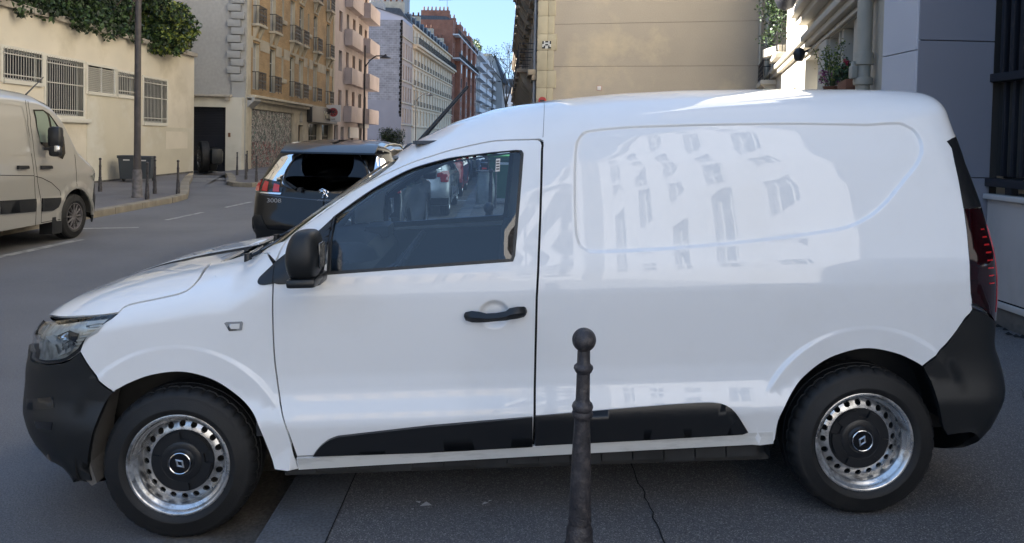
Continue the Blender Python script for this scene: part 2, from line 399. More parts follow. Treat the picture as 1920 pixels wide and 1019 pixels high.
def cdt(outer, holes=(), grid=.03, bstep=.02, extra=(), gfun=None):
    O_ = resample(outer, bstep); H = [resample(h, bstep) for h in holes]
    V = []; E = []
    def loop(P, closed=True):
        n0 = len(V); V.extend(P.tolist()); n = len(P)
        E.extend([(n0+i, n0+(i+1) % n) for i in range(n if closed else n-1)])
        return n0, n
    loops = [loop(O_)]+[loop(h) for h in H]
    for e in extra: loop(np.asarray(e), False)
    x0, y0 = O_.min(0); x1, y1 = O_.max(0)
    gx, gy = np.meshgrid(np.arange(x0+grid/2, x1, grid), np.arange(y0+grid/2, y1, grid)); gx = gx+(np.arange(gx.shape[0]) % 2)[:, None]*grid/2
    gx, gy = gx.ravel(), gy.ravel()
    s = signed(gx, gy, O_); ok = s < -grid*.45
    for h in H: ok &= signed(gx, gy, h) > grid*.45
    for e in extra:
        e = np.asarray(e)
        for k in range(0, len(e), 1): ok &= np.hypot(gx-e[k, 0], gy-e[k, 1]) > grid*.35
    V.extend(np.stack([gx[ok], gy[ok]], 1).tolist())
    r = delaunay_2d_cdt([Vector(v) for v in V], E, [], 0, 1e-7)
    vv = np.array([v[:] for v in r[0]]); ff = np.array([f for f in r[2]])
    c = vv[ff].mean(1); k = signed(c[:, 0], c[:, 1], O_) < 0
    for h in H: k &= signed(c[:, 0], c[:, 1], h) > 0
    ff = ff[k]
    a = vv[ff]; ar = (a[:,1,0]-a[:,0,0])*(a[:,2,1]-a[:,0,1])-(a[:,2,0]-a[:,0,0])*(a[:,1,1]-a[:,0,1])
    ff[ar < 0] = ff[ar < 0][:, ::-1]; ff = ff[np.abs(ar) > 1e-12]
    # map the boundary loops to output vertices
    inv = {}
    for i, o in enumerate(r[3]):
        for j in o: inv[j] = i
    return vv, ff, [[inv[i] for i in range(n0, n0+n)] for n0, n in loops]
def sst(a, b, x):
    t = np.clip((x-a)/(b-a), 0, 1); return t*t*(3-2*t)

# ---------------------------------------------------------------- vehicle skins
def smtab(T, w=.04, n=600):
    xs = np.linspace(T[0][0], T[-1][0], n); ys = np.interp(xs, [a for a, b in T], [b for a, b in T])
    k = int(max(1, round(w/(xs[1]-xs[0])))); ker = np.hanning(2*k+3)[1:-1]; ker /= ker.sum()
    yp = np.pad(ys, (k, k), mode='reflect', reflect_type='odd'); return xs, np.convolve(yp, ker, 'valid')
class Shell:
    """A vehicle skin in local metres: x backwards, y inwards from the widest plane, z up.
    Parameters u (x between the rounded ends) and v (z below the shoulder, then +1 over the top to the centre line)."""
    def __init__(s, HW, ZT, DZ, FZ, GZ, XS, AF, NF, AR, NR, ZA, Q, arches=(), archr=(.47,.435), flare=.006, extra=None, wdz=.022, wzt=.05):
        s.HW, s.XS, s.AF, s.NF, s.AR, s.NR = HW, XS, AF, NF, AR, NR
        s.tz, s.td, s.tf, s.tg = smtab(ZT, wzt, 900), smtab(DZ, wdz, 900), smtab(FZ, .04), smtab(GZ, .05)
        s.ZA, s.Q, s.arches, s.archr, s.flare, s.extra = list(zip(*ZA)), list(zip(*Q)), arches, archr, flare, extra
    def zt(s, x): return np.interp(x, *s.tz)
    def za(s, x): return s.zt(x)-np.interp(x, *s.ZA)
    def q(s, x): return np.interp(x, *s.Q)
    def g(s, z): return np.interp(z, *s.tg)
    def base(s, x, z):
        d = np.interp(z, *s.td)
        for wx, wz in s.arches:
            m = sst(s.archr[0], s.archr[1], np.hypot(x-wx, z-wz)); d = d*(1-m)+np.minimum(d, s.flare+.15*np.clip(s.archr[1]+.015-np.hypot(x-wx, z-wz), 0, .2))*m
        if s.extra is not None: d = d+s.extra(x, z)
        return d
    def depth(s, x, z):
        x, z = np.broadcast_arrays(np.asarray(x, float), np.asarray(z, float))
        a = s.AF-np.interp(z, *s.tf); u = np.clip((s.XS-x)/a, 0, 1); pl = s.HW*(1-np.maximum(1-u**s.NF, 0)**(1/s.NF))
        u = np.clip((x-s.g(z))/s.AR, 0, 1); pl = pl+s.HW*(1-np.maximum(1-u**s.NR, 0)**(1/s.NR))
        b = np.minimum(s.base(x, z)+pl, s.HW)
        za, zt = s.za(x), s.zt(x); t = np.clip((z-za)/(zt-za), 0, 1)
        return s.HW-(s.HW-b)*np.maximum(1-t**2, 0)**(1/s.q(x))
    def S(s, u, v, ins=0.):
        u, v = np.broadcast_arrays(np.asarray(u, float), np.asarray(v, float))
        xx = np.clip(u, s.XS-s.AF, 9); zz = np.minimum(v, s.za(xx))
        for _ in range(2):
            a = s.AF-np.interp(zz, *s.tf); ps = np.clip((s.XS-u)/.9, 0, 1)*math.pi/2
            xf = s.XS-a*np.sin(ps)**(2/s.NF); yf = s.HW*(1-np.cos(ps)**(2/s.NF))
            g = s.g(zz); pr = np.clip((u-g)/.7, 0, 1)*math.pi/2
            xr = g+s.AR*np.sin(pr)**(2/s.NR); yr = s.HW*(1-np.cos(pr)**(2/s.NR))
            x = np.where(u < s.XS, xf, np.where(u > g, xr, u)); zz = np.minimum(v, s.za(x))
        pl = yf*(u < s.XS)+yr*(u > g)
        za, zt = s.za(x), s.zt(x); ph = np.clip(v-za, 0, 1)*math.pi/2
        z = np.where(v <= za, v, za+(zt-za)*np.sin(ph))
        b = np.minimum(s.base(x, z)+pl, s.HW)
        y = np.where(v <= za, b, s.HW-(s.HW-b)*np.maximum(np.cos(ph), 0)**(2/s.q(x)))
        return np.stack([x, y, z], -1)
    def N(s, u, v, e=1.5e-3):
        a = s.S(u+e, v)-s.S(u-e, v); b = s.S(u, v+e)-s.S(u, v-e)
        n = np.cross(a, b); L = np.linalg.norm(n, axis=-1, keepdims=True)
        n = np.where(L > 1e-12, n/np.maximum(L, 1e-12), np.array([0, -1., 0])); return n
    def uv(s, x, z):
        "parameters of the skin point with this x and z"
        x, z = np.asarray(x, float), np.asarray(z, float)
        za, zt = s.za(x), s.zt(x); t = np.clip((z-za)/(zt-za), 0, 1)
        v = np.where(z <= za, z, za+np.arcsin(t)*2/math.pi)
        zz = np.minimum(z, za); a = s.AF-np.interp(zz, *s.tf)
        ps = np.arcsin(np.clip((s.XS-x)/a, 0, 1)**(s.NF/2)); g = s.g(zz)
        pr = np.arcsin(np.clip((x-g)/s.AR, 0, 1)**(s.NR/2))
        return np.stack([np.where(x < s.XS, s.XS-ps*.9*2/math.pi, np.where(x > g, g+pr*.7*2/math.pi, x)), v], -1)
SPAN = {'body', 'bonnet', 'front_bumper', 'rear_bumper', 'windscreen', 'cowl_panel', 'rear_window', 'lower_bumper', 'number_plate', 'tailgate_crease'}
def panel(name, sh, outer, m, parent, holes=(), grid=.03, bstep=.02, flange=.012, off=0., extra=(), side='near', mats=None, inward=False):
    """a sheet cut out of a skin, with turned-in edges; side: near, far or both"""
    if side == 'both' and name not in SPAN:
        a = panel(name, sh, outer, m, parent, holes, grid, bstep, flange, off, extra, 'near', mats, inward)
        panel(name, sh, outer, m, parent, holes, grid, bstep, flange, off, extra, 'far', mats, inward); return a
    vv, ff, loops = cdt(outer, holes, grid, bstep, extra)
    P = sh.S(vv[:, 0], vv[:, 1]); Nn = sh.N(vv[:, 0], vv[:, 1]); P = P+Nn*off
    V, F, LN = [], [], []
    def emit(P, Nn, flip):
        n0 = len(V); V.extend(P.tolist()); n = len(P)
        if inward:
            for f in ff:
                q = f if flip else f[::-1]; F.append([n0+i for i in q]); LN.extend([(-Nn[i]).tolist() for i in q])
            return
        for f in ff:
            q = f[::-1] if flip else f; F.append([n0+i for i in q]); LN.extend([Nn[i].tolist() for i in q])
        if flange:
            for L in loops:
                k = len(L); m0 = len(V); V.extend((P[L]-Nn[L]*flange).tolist())
                a2 = sum(vv[L[i], 0]*vv[L[(i+1) % k], 1]-vv[L[(i+1) % k], 0]*vv[L[i], 1] for i in range(k))
                outerl = L is loops[0]; rev = ((a2 > 0) != outerl) ^ flip
                for i in range(k):
                    j = (i+1) % k; q = [n0+L[i], m0+i, m0+j, n0+L[j]]
                    if rev: q = q[::-1]
                    a, b, c = (np.array(V[q[t]]) for t in (0, 1, 2)); nn = np.cross(b-a, c-a); l = np.linalg.norm(nn)
                    if l < 1e-12: continue
                    F.append(q); LN.extend([(nn/l).tolist()]*4)
    if side in ('near', 'both'): emit(P, Nn, False)
    if side in ('far', 'both'):
        Q = P.copy(); Q[:, 1] = 2*sh.HW-Q[:, 1]; M2 = Nn.copy(); M2[:, 1] *= -1; emit(Q, M2, True)
    return mk(name, V, F, m, parent, normals=LN)
def ribbon(name, sh, line, wd, m, parent, off=-.012, side='near', step=.02, closed=False):
    "a narrow strip following a line on the skin"
    if side == 'both':
        a = ribbon(name, sh, line, wd, m, parent, off, 'near', step, closed); ribbon(name, sh, line, wd, m, parent, off, 'far', step, closed); return a
    L = resample(line, step, closed); n = len(L)
    if closed: L = np.vstack([L, L[:1]]); n += 1
    T = np.gradient(L, axis=0); T /= np.linalg.norm(T, axis=1, keepdims=True)+1e-9; Nn2 = np.stack([-T[:, 1], T[:, 0]], 1)
    V, F = [], []
    for sgn in ([0] if side == 'near' else [1] if side == 'far' else [0, 1]):
        n0 = len(V)
        for k in (-1, 1):
            q = L+Nn2*wd*k; P = sh.S(q[:, 0], q[:, 1])+sh.N(q[:, 0], q[:, 1])*off
            if sgn: P[:, 1] = 2*sh.HW-P[:, 1]
            V.extend(P.tolist())
        F += [[n0+i, n0+i+1, n0+n+i+1, n0+n+i] for i in range(n-1)]
    return mk(name, V, F, m, parent, smooth=60)
def inset(P, d):
    "moves a closed outline inwards by d"
    P = np.asarray(P, float); a = np.roll(P, 1, 0); b = np.roll(P, -1, 0)
    t1 = P-a; t2 = b-P; t1 /= np.linalg.norm(t1, axis=1, keepdims=True)+1e-12; t2 /= np.linalg.norm(t2, axis=1, keepdims=True)+1e-12
    n = np.stack([-(t1+t2)[:, 1], (t1+t2)[:, 0]], 1); n /= np.linalg.norm(n, axis=1, keepdims=True)+1e-12
    ar = np.sum(P[:, 0]*b[:, 1]-b[:, 0]*P[:, 1]); 
    c = np.clip(np.sum(n*np.stack([-t2[:, 1], t2[:, 0]], 1), 1), .5, 1)
    return P+n*(d/c)[:, None]*(1 if ar > 0 else -1)
def wheel(parent, loc, Rt=.311, Rr=.203, W=.19, style='van', rotate=0., inboard=1, n=180, tyre_m='tyre_rubber', rim_m='wheel_steel'):
    """wheel turning about the y axis, its outer face towards -y (inboard=1) or +y (-1)"""
    root = bpy.data.objects.new('wheel', None); COL.objects.link(root); root.empty_display_size = .1; root.parent = parent; root.location = loc
    root.rotation_euler = (0, 0, 0 if inboard == 1 else math.pi)
    b = MB(); s = Rt-Rr
    prof = [(Rr, .018), (Rr+.006, .008), (Rr+.25*s, -.004), (Rr+.28*s, -.004), (Rr+.30*s, -.0025), (Rr+.60*s, .0), (Rr+.63*s, .0022), (Rr+.68*s, .0022), (Rr+.80*s, .008), (Rt-.010, .020), (Rt-.004, .032),
            (Rt-.0015, .045), (Rt-.0095, .047), (Rt-.0095, .053), (Rt, .055), (Rt, W*.5-.012), (Rt-.008, W*.5-.010), (Rt-.008, W*.5-.004), (Rt, W*.5-.002), (Rt, W-.055), (Rt-.0095, W-.053), (Rt-.0095, W-.047), (Rt-.0015, W-.045), (Rt-.004, W-.032), (Rt-.010, W-.02), (Rr+.68*s, W-.002), (Rr+.25*s, W+.004), (Rr, W-.018)]
    b.lathe(prof, n, 'y')
    V = np.array(b.v)
    for k in (9, 10, 11, 14, 22, 23, 24):                       # shoulder blocks: lateral grooves
        if n < 100: break
        for i in range(n):
            if i % 5 == 0:
                j = k*n+i; r = math.hypot(V[j, 0], V[j, 2]); f = (r-.007)/r; V[j, 0] *= f; V[j, 2] *= f
    b.v = [tuple(p) for p in V]
    b.build('tyre', tyre_m, root, 40)
    if style == 'van':
        k = Rr/.203
        rb = MB(); rb.lathe([(Rr-.003, .022), (Rr+.005, .014), (Rr+.004, .008), (Rr-.003, .006), (Rr-.009, .010), (Rr-.012, .022), (Rr-.018, .030), (Rr-.026, .033), (Rr-.030, .040), (Rr-.031, .062), (Rr-.036, .090), (Rr-.036, W-.02)], 96, 'y')
        o = rb.build('rim', rim_m, root, 50)
        circ = lambda r, cx=0, cy=0, n=18: [(cx+r*math.cos(2*math.pi*i/n), cy+r*math.sin(2*math.pi*i/n)) for i in range(n)]
        hs = [circ(.118, n=60)]+[circ(.0128, .150*math.cos(2*math.pi*i/20), .150*math.sin(2*math.pi*i/20)) for i in range(20)]
        vv, ff, loops = cdt(circ(Rr-.031, n=96), hs, .012, .02)
        rr = np.hypot(vv[:, 0], vv[:, 1]); y = .058+.020*np.clip((rr-.118)/(Rr-.031-.118), 0, 1)**2
        # a soft lip round each hole
        V = [(p[0], q, p[1]) for p, q in zip(vv, y)]; F = [tuple(f) for f in ff]
        for L in loops:
            m0 = len(V); V += [(V[i][0], V[i][1]+.010, V[i][2]) for i in L]; kk = len(L)
            F += [(L[i], L[(i+1) % kk], m0+(i+1) % kk, m0+i) for i in range(kk)]
        mk('vent_disc', V, F, rim_m, root, 35)
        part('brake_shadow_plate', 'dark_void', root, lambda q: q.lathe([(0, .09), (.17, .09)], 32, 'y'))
        h = MB(); h.lathe([(0, .052), (.126, .052), (.128, .056), (.128, .066)][::-1], 60, 'y')
        # raised star with five notches, then the domed middle
        P = []
        for i in range(5):
            c = 2*math.pi*i/5+R(90)
            for da, r in ((-27, .122), (-13, .122), (-11, .094), (11, .094), (13, .122), (27, .122)): P.append((r*math.cos(c+R(da)), r*math.sin(c+R(da))))
        h.prism(P, .054, .045); h.prism([(p[0]*.985, p[1]*.985) for p in P], .0452, .0425)
        h.lathe([(0, .030), (.050, .032), (.056, .038), (.076, .038), (.082, .041), (.084, .050)], 48, 'y')
        o = h.build('hub_cap', 'smooth_black_plastic', root, 35); o.rotation_euler = (0, rotate, 0)
        ci = [(.047*math.cos(R(45*i+22.5)), .047*math.sin(R(45*i+22.5))) for i in range(8)]
        g = part('badge_disc', 'gloss_black', o, lambda q: (q.prism(ci, .036, .029), q.lathe([(0, .0265), (.040, .0265), (.041, .029)], 32, 'y')), 30)
        part('badge_ring', 'chrome', o, lambda q: q.lathe([(.0405, .028), (.0405, .0245), (.0425, .0235), (.0445, .0245), (.0445, .028)], 40, 'y'), 40)
        d = MB(); A = [(0, .026), (.0175, 0), (0, -.026), (-.0175, 0)]; B = [(0, .0125), (.0082, 0), (0, -.0125), (-.0082, 0)]
        v = [(p[0], .0262, p[1]) for p in A]+[(p[0]*.72, .0215, p[1]*.72) for p in A]+[(p[0], .0262, p[1]) for p in B]
        f = []
        for i in range(4):
            j = (i+1) % 4; f += [(i, j, j+4, i+4), (i+4, j+4, j+8, i+8)]
        d.add(v, f); dd = d.build('diamond_badge', 'badge_silver', o, None); dd.rotation_euler = (0, R(18), 0)
    else:
        rb = MB(); rb.lathe([(Rr+.002, .018), (Rr+.004, .006), (Rr-.006, .006), (Rr-.014, .03), (Rr-.03, .05), (Rr-.035, W-.02)], 48, 'y'); rb.build('rim', rim_m, root, 50)
        def sp(q):
            q.lathe([(0, .012), (Rr*.22, .014), (Rr*.28, .026), (Rr*.3, .06)], 32, 'y')
            nn = 5 if style == 'spoke' else 12
            for i in range(nn):
                c = 2*math.pi*i/nn
                for dd in ((-.11, .11) if style == 'spoke' else (0,)):
                    a = (Rr*.22*math.cos(c+dd), .022, Rr*.22*math.sin(c+dd)); e = (Rr*.93*math.cos(c+dd*1.2), .028, Rr*.93*math.sin(c+dd*1.2)); q.cyl(a, e, Rr*.075, Rr*.06, 6)
        part('spokes' if style == 'spoke' else 'wheel_cover', 'dull_chrome' if style == 'spoke' else 'scooter_grey', root, sp, 40)
        part('brake_disc', 'dark_void', root, lambda q: q.lathe([(0, .07), (Rr-.02, .07)], 32, 'y'))
    return root

# ---------------------------------------------------------------- building helpers
def wall_grid(b, W, H, ops, m=0, y=0., reveal=.22, z0=0., x0=0., mr=None):
    "a wall with real openings; local x along the wall, y into the building, z up"
    mr = m if mr is None else mr
    xs = sorted({x0, x0+W, *[o[0] for o in ops], *[o[1] for o in ops]}); zs = sorted({z0, z0+H, *[o[2] for o in ops], *[o[3] for o in ops]})
    xs = [x for x in xs if x0-1e-6 <= x <= x0+W+1e-6]; zs = [z for z in zs if z0-1e-6 <= z <= z0+H+1e-6]
    for k in range(len(zs)-1):
        zc_ = (zs[k]+zs[k+1])/2; run = None
        for i in range(len(xs)-1):
            xc = (xs[i]+xs[i+1])/2; solid = not any(o[0] < xc < o[1] and o[2] < zc_ < o[3] for o in ops)
            if solid and run is None: run = xs[i]
            if (not solid or i == len(xs)-2) and run is not None:
                e = xs[i+1] if solid else xs[i]
                b.add([(run,y,zs[k]),(e,y,zs[k]),(e,y,zs[k+1]),(run,y,zs[k+1])], [(0,1,2,3)], m); run = None
    for o in ops:
        a, c, d, e = o[:4]; r = y+reveal
        b.add([(a,y,d),(c,y,d),(c,y,e),(a,y,e),(a,r,d),(c,r,d),(c,r,e),(a,r,e)], [(0,4,5,1),(1,5,6,2),(2,6,7,3),(3,7,4,0)], mr)
def shell_box(b, W, D, H, m=0, roof=None, y=0., z0=0., x0=0.):
    "the other walls and a flat roof"
    r = m if roof is None else roof
    b.add([(x0,y,z0),(x0,D,z0),(x0,D,H),(x0,y,H)], [(0,3,2,1)][::1] and [(0,1,2,3)][::-1], m)
    b.add([(x0+W,y,z0),(x0+W,D,z0),(x0+W,D,H),(x0+W,y,H)], [(0,1,2,3)], m)
    b.add([(x0,D,z0),(x0+W,D,z0),(x0+W,D,H),(x0,D,H)], [(3,2,1,0)], m)
    b.add([(x0,y,H),(x0+W,y,H),(x0+W,D,H),(x0,D,H)], [(0,1,2,3)], r)
_wc = {}
def window(parent, x0, x1, z0, z1, y=.18, style='sash', fm='window_white', pm='window_glass', bars=0):
    "window frame with its pane; alike windows share meshes"
    w, h = round(x1-x0, 3), round(z1-z0, 3); key = (w, h, style, fm, pm, bars)
    if key not in _wc:
        b = MB(); t = .05
        b.box(0, t, 0, .05, 0, h); b.box(w-t, w, 0, .05, 0, h); b.box(t, w-t, 0, .05, 0, t); b.box(t, w-t, 0, .05, h-t, h)
        if style == 'sash': b.box(w/2-.03, w/2+.03, .0, .045, t, h-t); b.box(t, w-t, .004, .04, h*.68, h*.68+.035)
        if style == 'shutter':
            nsl = int(h/.12)
            for i in range(nsl): b.box(t, w-t, -.004-(i % 2)*.012, .03, t+i*(h-2*t)/nsl, t+(i+.92)*(h-2*t)/nsl)
        f = b.build('window', fm, parent); f.location = (x0, y, z0)
        pmesh = None
        if style != 'shutter':
            q = MB(); q.box(t*.9, w-t*.9, .02, .03, t*.9, h-t*.9); p = q.build('pane', pm, f)
            pmesh = p.data
        _wc[key] = (f.data, pmesh); return f
    fd, pd = _wc[key]; f = link('window', fd, parent, (x0, y, z0))
    if pd: link('pane', pd, f)
    return f
_rc = {}
def railing(parent, x0, x1, z0, h=.9, out=.25, m='iron_railing', name='balcony_railing', pitch=.11, dec=True, sides=True):
    w = round(x1-x0, 2); key = (w, h, out, m, pitch, dec)
    if key not in _rc:
        b = MB()
        b.box(0, w, -out-.02, -out+.02, h-.03, h); b.box(0, w, -out-.015, -out+.015, .06, .09)
        n = max(2, int(w/pitch))
        for i in range(n+1):
            x = i*w/n; b.box(x-.010, x+.010, -out-.01, -out+.01, 0 if i in (0, n) else .08, h-.03)
        if dec:
            b.box(0, w, -out-.012, -out+.012, h*.28, h*.28+.022); b.box(0, w, -out-.012, -out+.012, h*.74, h*.74+.022)
            for i in range(n): 
                x = (i+.5)*w/n; b.lathe([(.0, -.008), (pitch*.36, -.008), (pitch*.36, .008), (0, .008)], 8, 'y', (x, -out, h*.51))
        if sides and out > .1: 
            for x in (0, w): b.box(x-.015, x+.015, -out, 0, h-.03, h); b.box(x-.012, x+.012, -out*.5-.01, -out*.5+.01, 0, h-.03)
        o = b.build(name, m, parent); o.location = (x0, 0, z0); _rc[key] = o.data; return o
    return link(name, _rc[key], parent, (x0, 0, z0))
def leaves(b, cs, size, mats=1, droop=.3, seed=0):
    "leaf-sized faces at the given centres"
    g = np.random.default_rng(seed); n = len(cs)
    d = g.normal(size=(n, 3)); d /= np.linalg.norm(d, axis=1, keepdims=True); e = g.normal(size=(n, 3)); e = np.cross(d, e); e /= np.linalg.norm(e, axis=1, keepdims=True)
    s = size*g.uniform(.6, 1.3, (n, 1)); c = np.asarray(cs)
    V = np.stack([c-d*s*.5, c+e*s*.28, c+d*s*.5-np.array([0, 0, droop])*s*.3, c-e*s*.28], 1).reshape(-1, 3)
    F = np.arange(4*n).reshape(-1, 4); n0 = len(b.v)
    b.v += [tuple(v) for v in V]; b.f += [tuple(int(i)+n0 for i in f) for f in F]
    b.m += [int(k) for k in (g.integers(0, mats, n) if mats > 1 else np.zeros(n))]
def clump(g, c, r, n, flat=1.):
    p = g.normal(size=(n, 3)); p /= np.linalg.norm(p, axis=1, keepdims=True); p *= r*g.uniform(.35, 1., (n, 1))**.6; p[:, 2] *= flat; return np.asarray(c)+p

# ================================================================ GROUND
def sheet(name, poly, z, m, label=None):
    zz = z if callable(z) else (lambda x, y: z)
    b = MB(); b.add([(x, y, zz(x, y)) for x, y in poly], [tuple(range(len(poly)))]); o = b.build(name, m); o['kind'] = 'structure'; return o
pz = lambda x, y=0: .08+.0155*(x+.66)                       # the near pavement rises gently away from the kerb
sheet('ground', [(-700,-700),(700,-700),(700,900),(-700,900)], -.06, 'asphalt_far_pavement')
sheet('road', [(-9.6,-90),(-.93,-90),(-.93,26),(-.93,95),(12,300),(0,300),(-12,110),(-9.6,60)], 0., 'asphalt_road')
sheet('side_road', [(-40,18.3),(-9.596,18.3),(-9.596,24),(-11.0,29.1),(-40,29.1)], 0., 'asphalt_road')
def grid_sheet(name, x0, x1, y0, y1, zf, m, step):
    b = MB(); nx, ny = int((x1-x0)/step)+1, int((y1-y0)/step)+1
    b.v = [(x0+(x1-x0)*i/nx, y0+(y1-y0)*j/ny, zf(x0+(x1-x0)*i/nx)) for j in range(ny+1) for i in range(nx+1)]
    b.f = [(j*(nx+1)+i, j*(nx+1)+i+1, (j+1)*(nx+1)+i+1, (j+1)*(nx+1)+i) for j in range(ny) for i in range(nx)]; b.m = [0]*len(b.f)
    o = b.build(name, m); o['kind'] = 'structure'; return o
grid_sheet('pavement', -.655, 22, -60, 26.4, pz, 'asphalt_pavement', 3.)
sheet('far_pavement', [(-.655,26.4),(4,26.4),(4,95),(16,300),(13,300),(-.655,95)], .08, 'asphalt_far_pavement')
# gutter and kerb stones, each stone its own piece
gut = thing('gutter', None, None); gut['kind'] = 'structure'
krb = thing('kerb', None, None); krb['kind'] = 'structure'
def stone(name, m, L, wd, h, b_=.012):
    q = MB(); q.bbox(0, wd, 0, L-.012, -.14, h, b_); return q.build(name, m, None, 30)
g0 = stone('gutter_stone', 'gutter_stone', 1.6, .40, .004, .008); g0.parent = gut; g0.location = (-1.335, -9.2, 0)
k0 = stone('kerb_stone', 'kerb_granite', 1.3, .275, .0, .016); k0.parent = krb; k0.location = (-.932, -9.1, .0805)
for i in range(1, 26): share(g0, loc=(-1.335+random.uniform(-.004,.004), -9.2+1.6*i, random.uniform(-.002,.002)))
for i in range(1, 34):
    s = share(k0, loc=(-.932+random.uniform(-.004,.004), -9.1+1.3*i, .0805+random.uniform(-.003,.003)))
    if i == 9: s.location.z += 0
# the pavement sits level with the stones; a dark tarred joint between them
boxj = sheet('kerb_joint', [(-.659,-9),(-.654,-9),(-.654,34),(-.659,34)], .0835, 'crack_dirt')
# opposite pavement with its kerb turning into the side street
OPV = [(-8.05,-60),(-8.05,17.6),(-8.3,18.6),(-9.4,21.6),(-11.4,26.6),(-12.1,28.6),(-40,28.6),(-40,-60)]
o = sheet('opposite_pavement', [(-8.0,-60),(-7.95,17.3),(-8.1,18.4),(-9.3,21.4),(-11.3,26.4),(-12.1,28.7),(-40,28.7),(-40,-60)], .105, 'asphalt_far_pavement')
ok_ = thing('opposite_kerb', None, None); ok_['kind'] = 'structure'
kline = [(-7.95,-6)]+[(-7.95,y) for y in np.arange(-5,17.2,1.1)]+[(-7.93,17.3),(-8.08,18.4),(-8.6,19.7),(-9.3,21.4),(-9.9,22.8),(-10.6,24.6),(-11.3,26.4)]
for a, c in zip(kline[:-1], kline[1:]):
    d = math.hypot(c[0]-a[0], c[1]-a[1]); q = MB(); q.bbox(0, .24, .006, d-.006, -.08, .13, .02); s = q.build('kerb_stone', 'kerb_far', ok_, 30, loc=(a[0], a[1], 0)); s.rotation_euler = (0, 0, math.atan2(c[1]-a[1], c[0]-a[0])-math.pi/2)
sheet('corner_pavement', [(-8.85,23.7),(-7.75,22.9),(-7.6,24),(-7.6,95),(-11.4,95),(-11.4,29.0),(-10.75,28.9)], .105, 'asphalt_far_pavement')
cl = [(-10.8,28.8),(-10.1,27.2),(-9.4,25.4),(-8.85,23.8),(-8.4,23.1),(-7.75,22.9),(-7.6,23.9)]+[(-7.6,y) for y in np.arange(25,52,1.6)]
ck = thing('corner_kerb', None, None); ck['kind'] = 'structure'
for a, c in zip(cl[:-1], cl[1:]):
    d = math.hypot(c[0]-a[0], c[1]-a[1]); q = MB(); q.bbox(-.24, .0, .006, d-.006, -.08, .13, .02); s = q.build('kerb_stone', 'kerb_far', ck, 30, loc=(a[0], a[1], 0)); s.rotation_euler = (0, 0, math.atan2(c[1]-a[1], c[0]-a[0])-math.pi/2)
# painted markings (4 mm sheets)
def dash(pts, wd, gap=0, ln=1e9, name='road_marking', z=.004):
    b = MB()
    for (x0, y0), (x1, y1) in zip(pts[:-1], pts[1:]):
        L = math.hypot(x1-x0, y1-y0); t = 0; dx, dy = (x1-x0)/L, (y1-y0)/L
        while t < L:
            e = min(t+ln, L); a = (x0+dx*t, y0+dy*t); c = (x0+dx*e, y0+dy*e); nx, ny = -dy*wd/2, dx*wd/2
            b.add([(a[0]+nx,a[1]+ny,z),(a[0]-nx,a[1]-ny,z),(c[0]-nx,c[1]-ny,z),(c[0]+nx,c[1]+ny,z)], [(0,1,2,3)]); t = e+gap
    o = b.build(name, 'road_paint'); o['kind'] = 'structure'; return o
dash([(-6.50,8.6),(-6.36,11.2)], .14); dash([(-6.62,8.6),(-6.62,8.61)], .01)
dash([(-7.6,12.25),(-6.25,12.75)], .13); dash([(-6.3,13.9),(-5.9,22)], .10, 1.1, 1.5)
dash([(-6.0,22.5),(-5.7,40)], .10, 2.2, 2.6)
dash([(-7.4,6.3),(-6.5,6.3)], .12)
for i in range(3): dash([(-11.8+i*.75,24.9+i*1.5),(-10.2+i*.5,25.5+i*1.5)], .32)
dash([(-.93,19.6),(-1.5,19.6)], .25); 
# cracks in the near pavement
def crack(pts, wd, seed):
    g = random.Random(seed); P = []
    for (x0, y0), (x1, y1) in zip(pts[:-1], pts[1:]):
        for i in range(14): t = i/14; P.append((x0+(x1-x0)*t+g.uniform(-.008,.008), y0+(y1-y0)*t))
    P.append(pts[-1]); b = MB(); V = []; n = len(P)
    for s_ in (-1, 1):
        for k, (x, y) in enumerate(P): V.append((x+s_*wd*g.uniform(.25,.6), y, pz(x)+.003))
    b.add(V, [(i, i+1, n+i+1, n+i) for i in range(n-1)]); o = b.build('pavement_crack', 'crack_dirt'); o['kind'] = 'structure'
crack([(.70,1.6),(.72,2.2),(.66,2.7),(.645,3.3),(.62,4.2),(.7,5.2)], .007, 1)
crack([(-.30,1.8),(-.33,2.6)], .004, 2); crack([(1.9,3.6),(2.5,3.9),(3.1,3.85),(3.9,4.3)], .006, 4); crack([(2.6,2.9),(2.75,3.6),(3.3,4.6)], .005, 5)
# small litter: pale flecks and scraps by the kerb
def scrap(q):
    g = random.Random(3)
    for x, y, s in ((-.33,3.12,.018),(-.30,3.10,.03),(-.35,3.06,.01),(-.03,3.13,.012),(-.05,3.11,.018),(-.18,2.95,.006),(.25,2.6,.006),(1.2,2.7,.007),(1.6,2.6,.006),(2.2,3.0,.008)):
        a = g.uniform(0, 3); q.add([(x+s*math.cos(a+k*2.1)*(1 if k else .4), y+s*math.sin(a+k*2.1), pz(x)+.006+.003*k) for k in range(3)], [(0,1,2)])
o = part('litter', 'plinth_cap', None, scrap); o['kind'] = 'stuff'

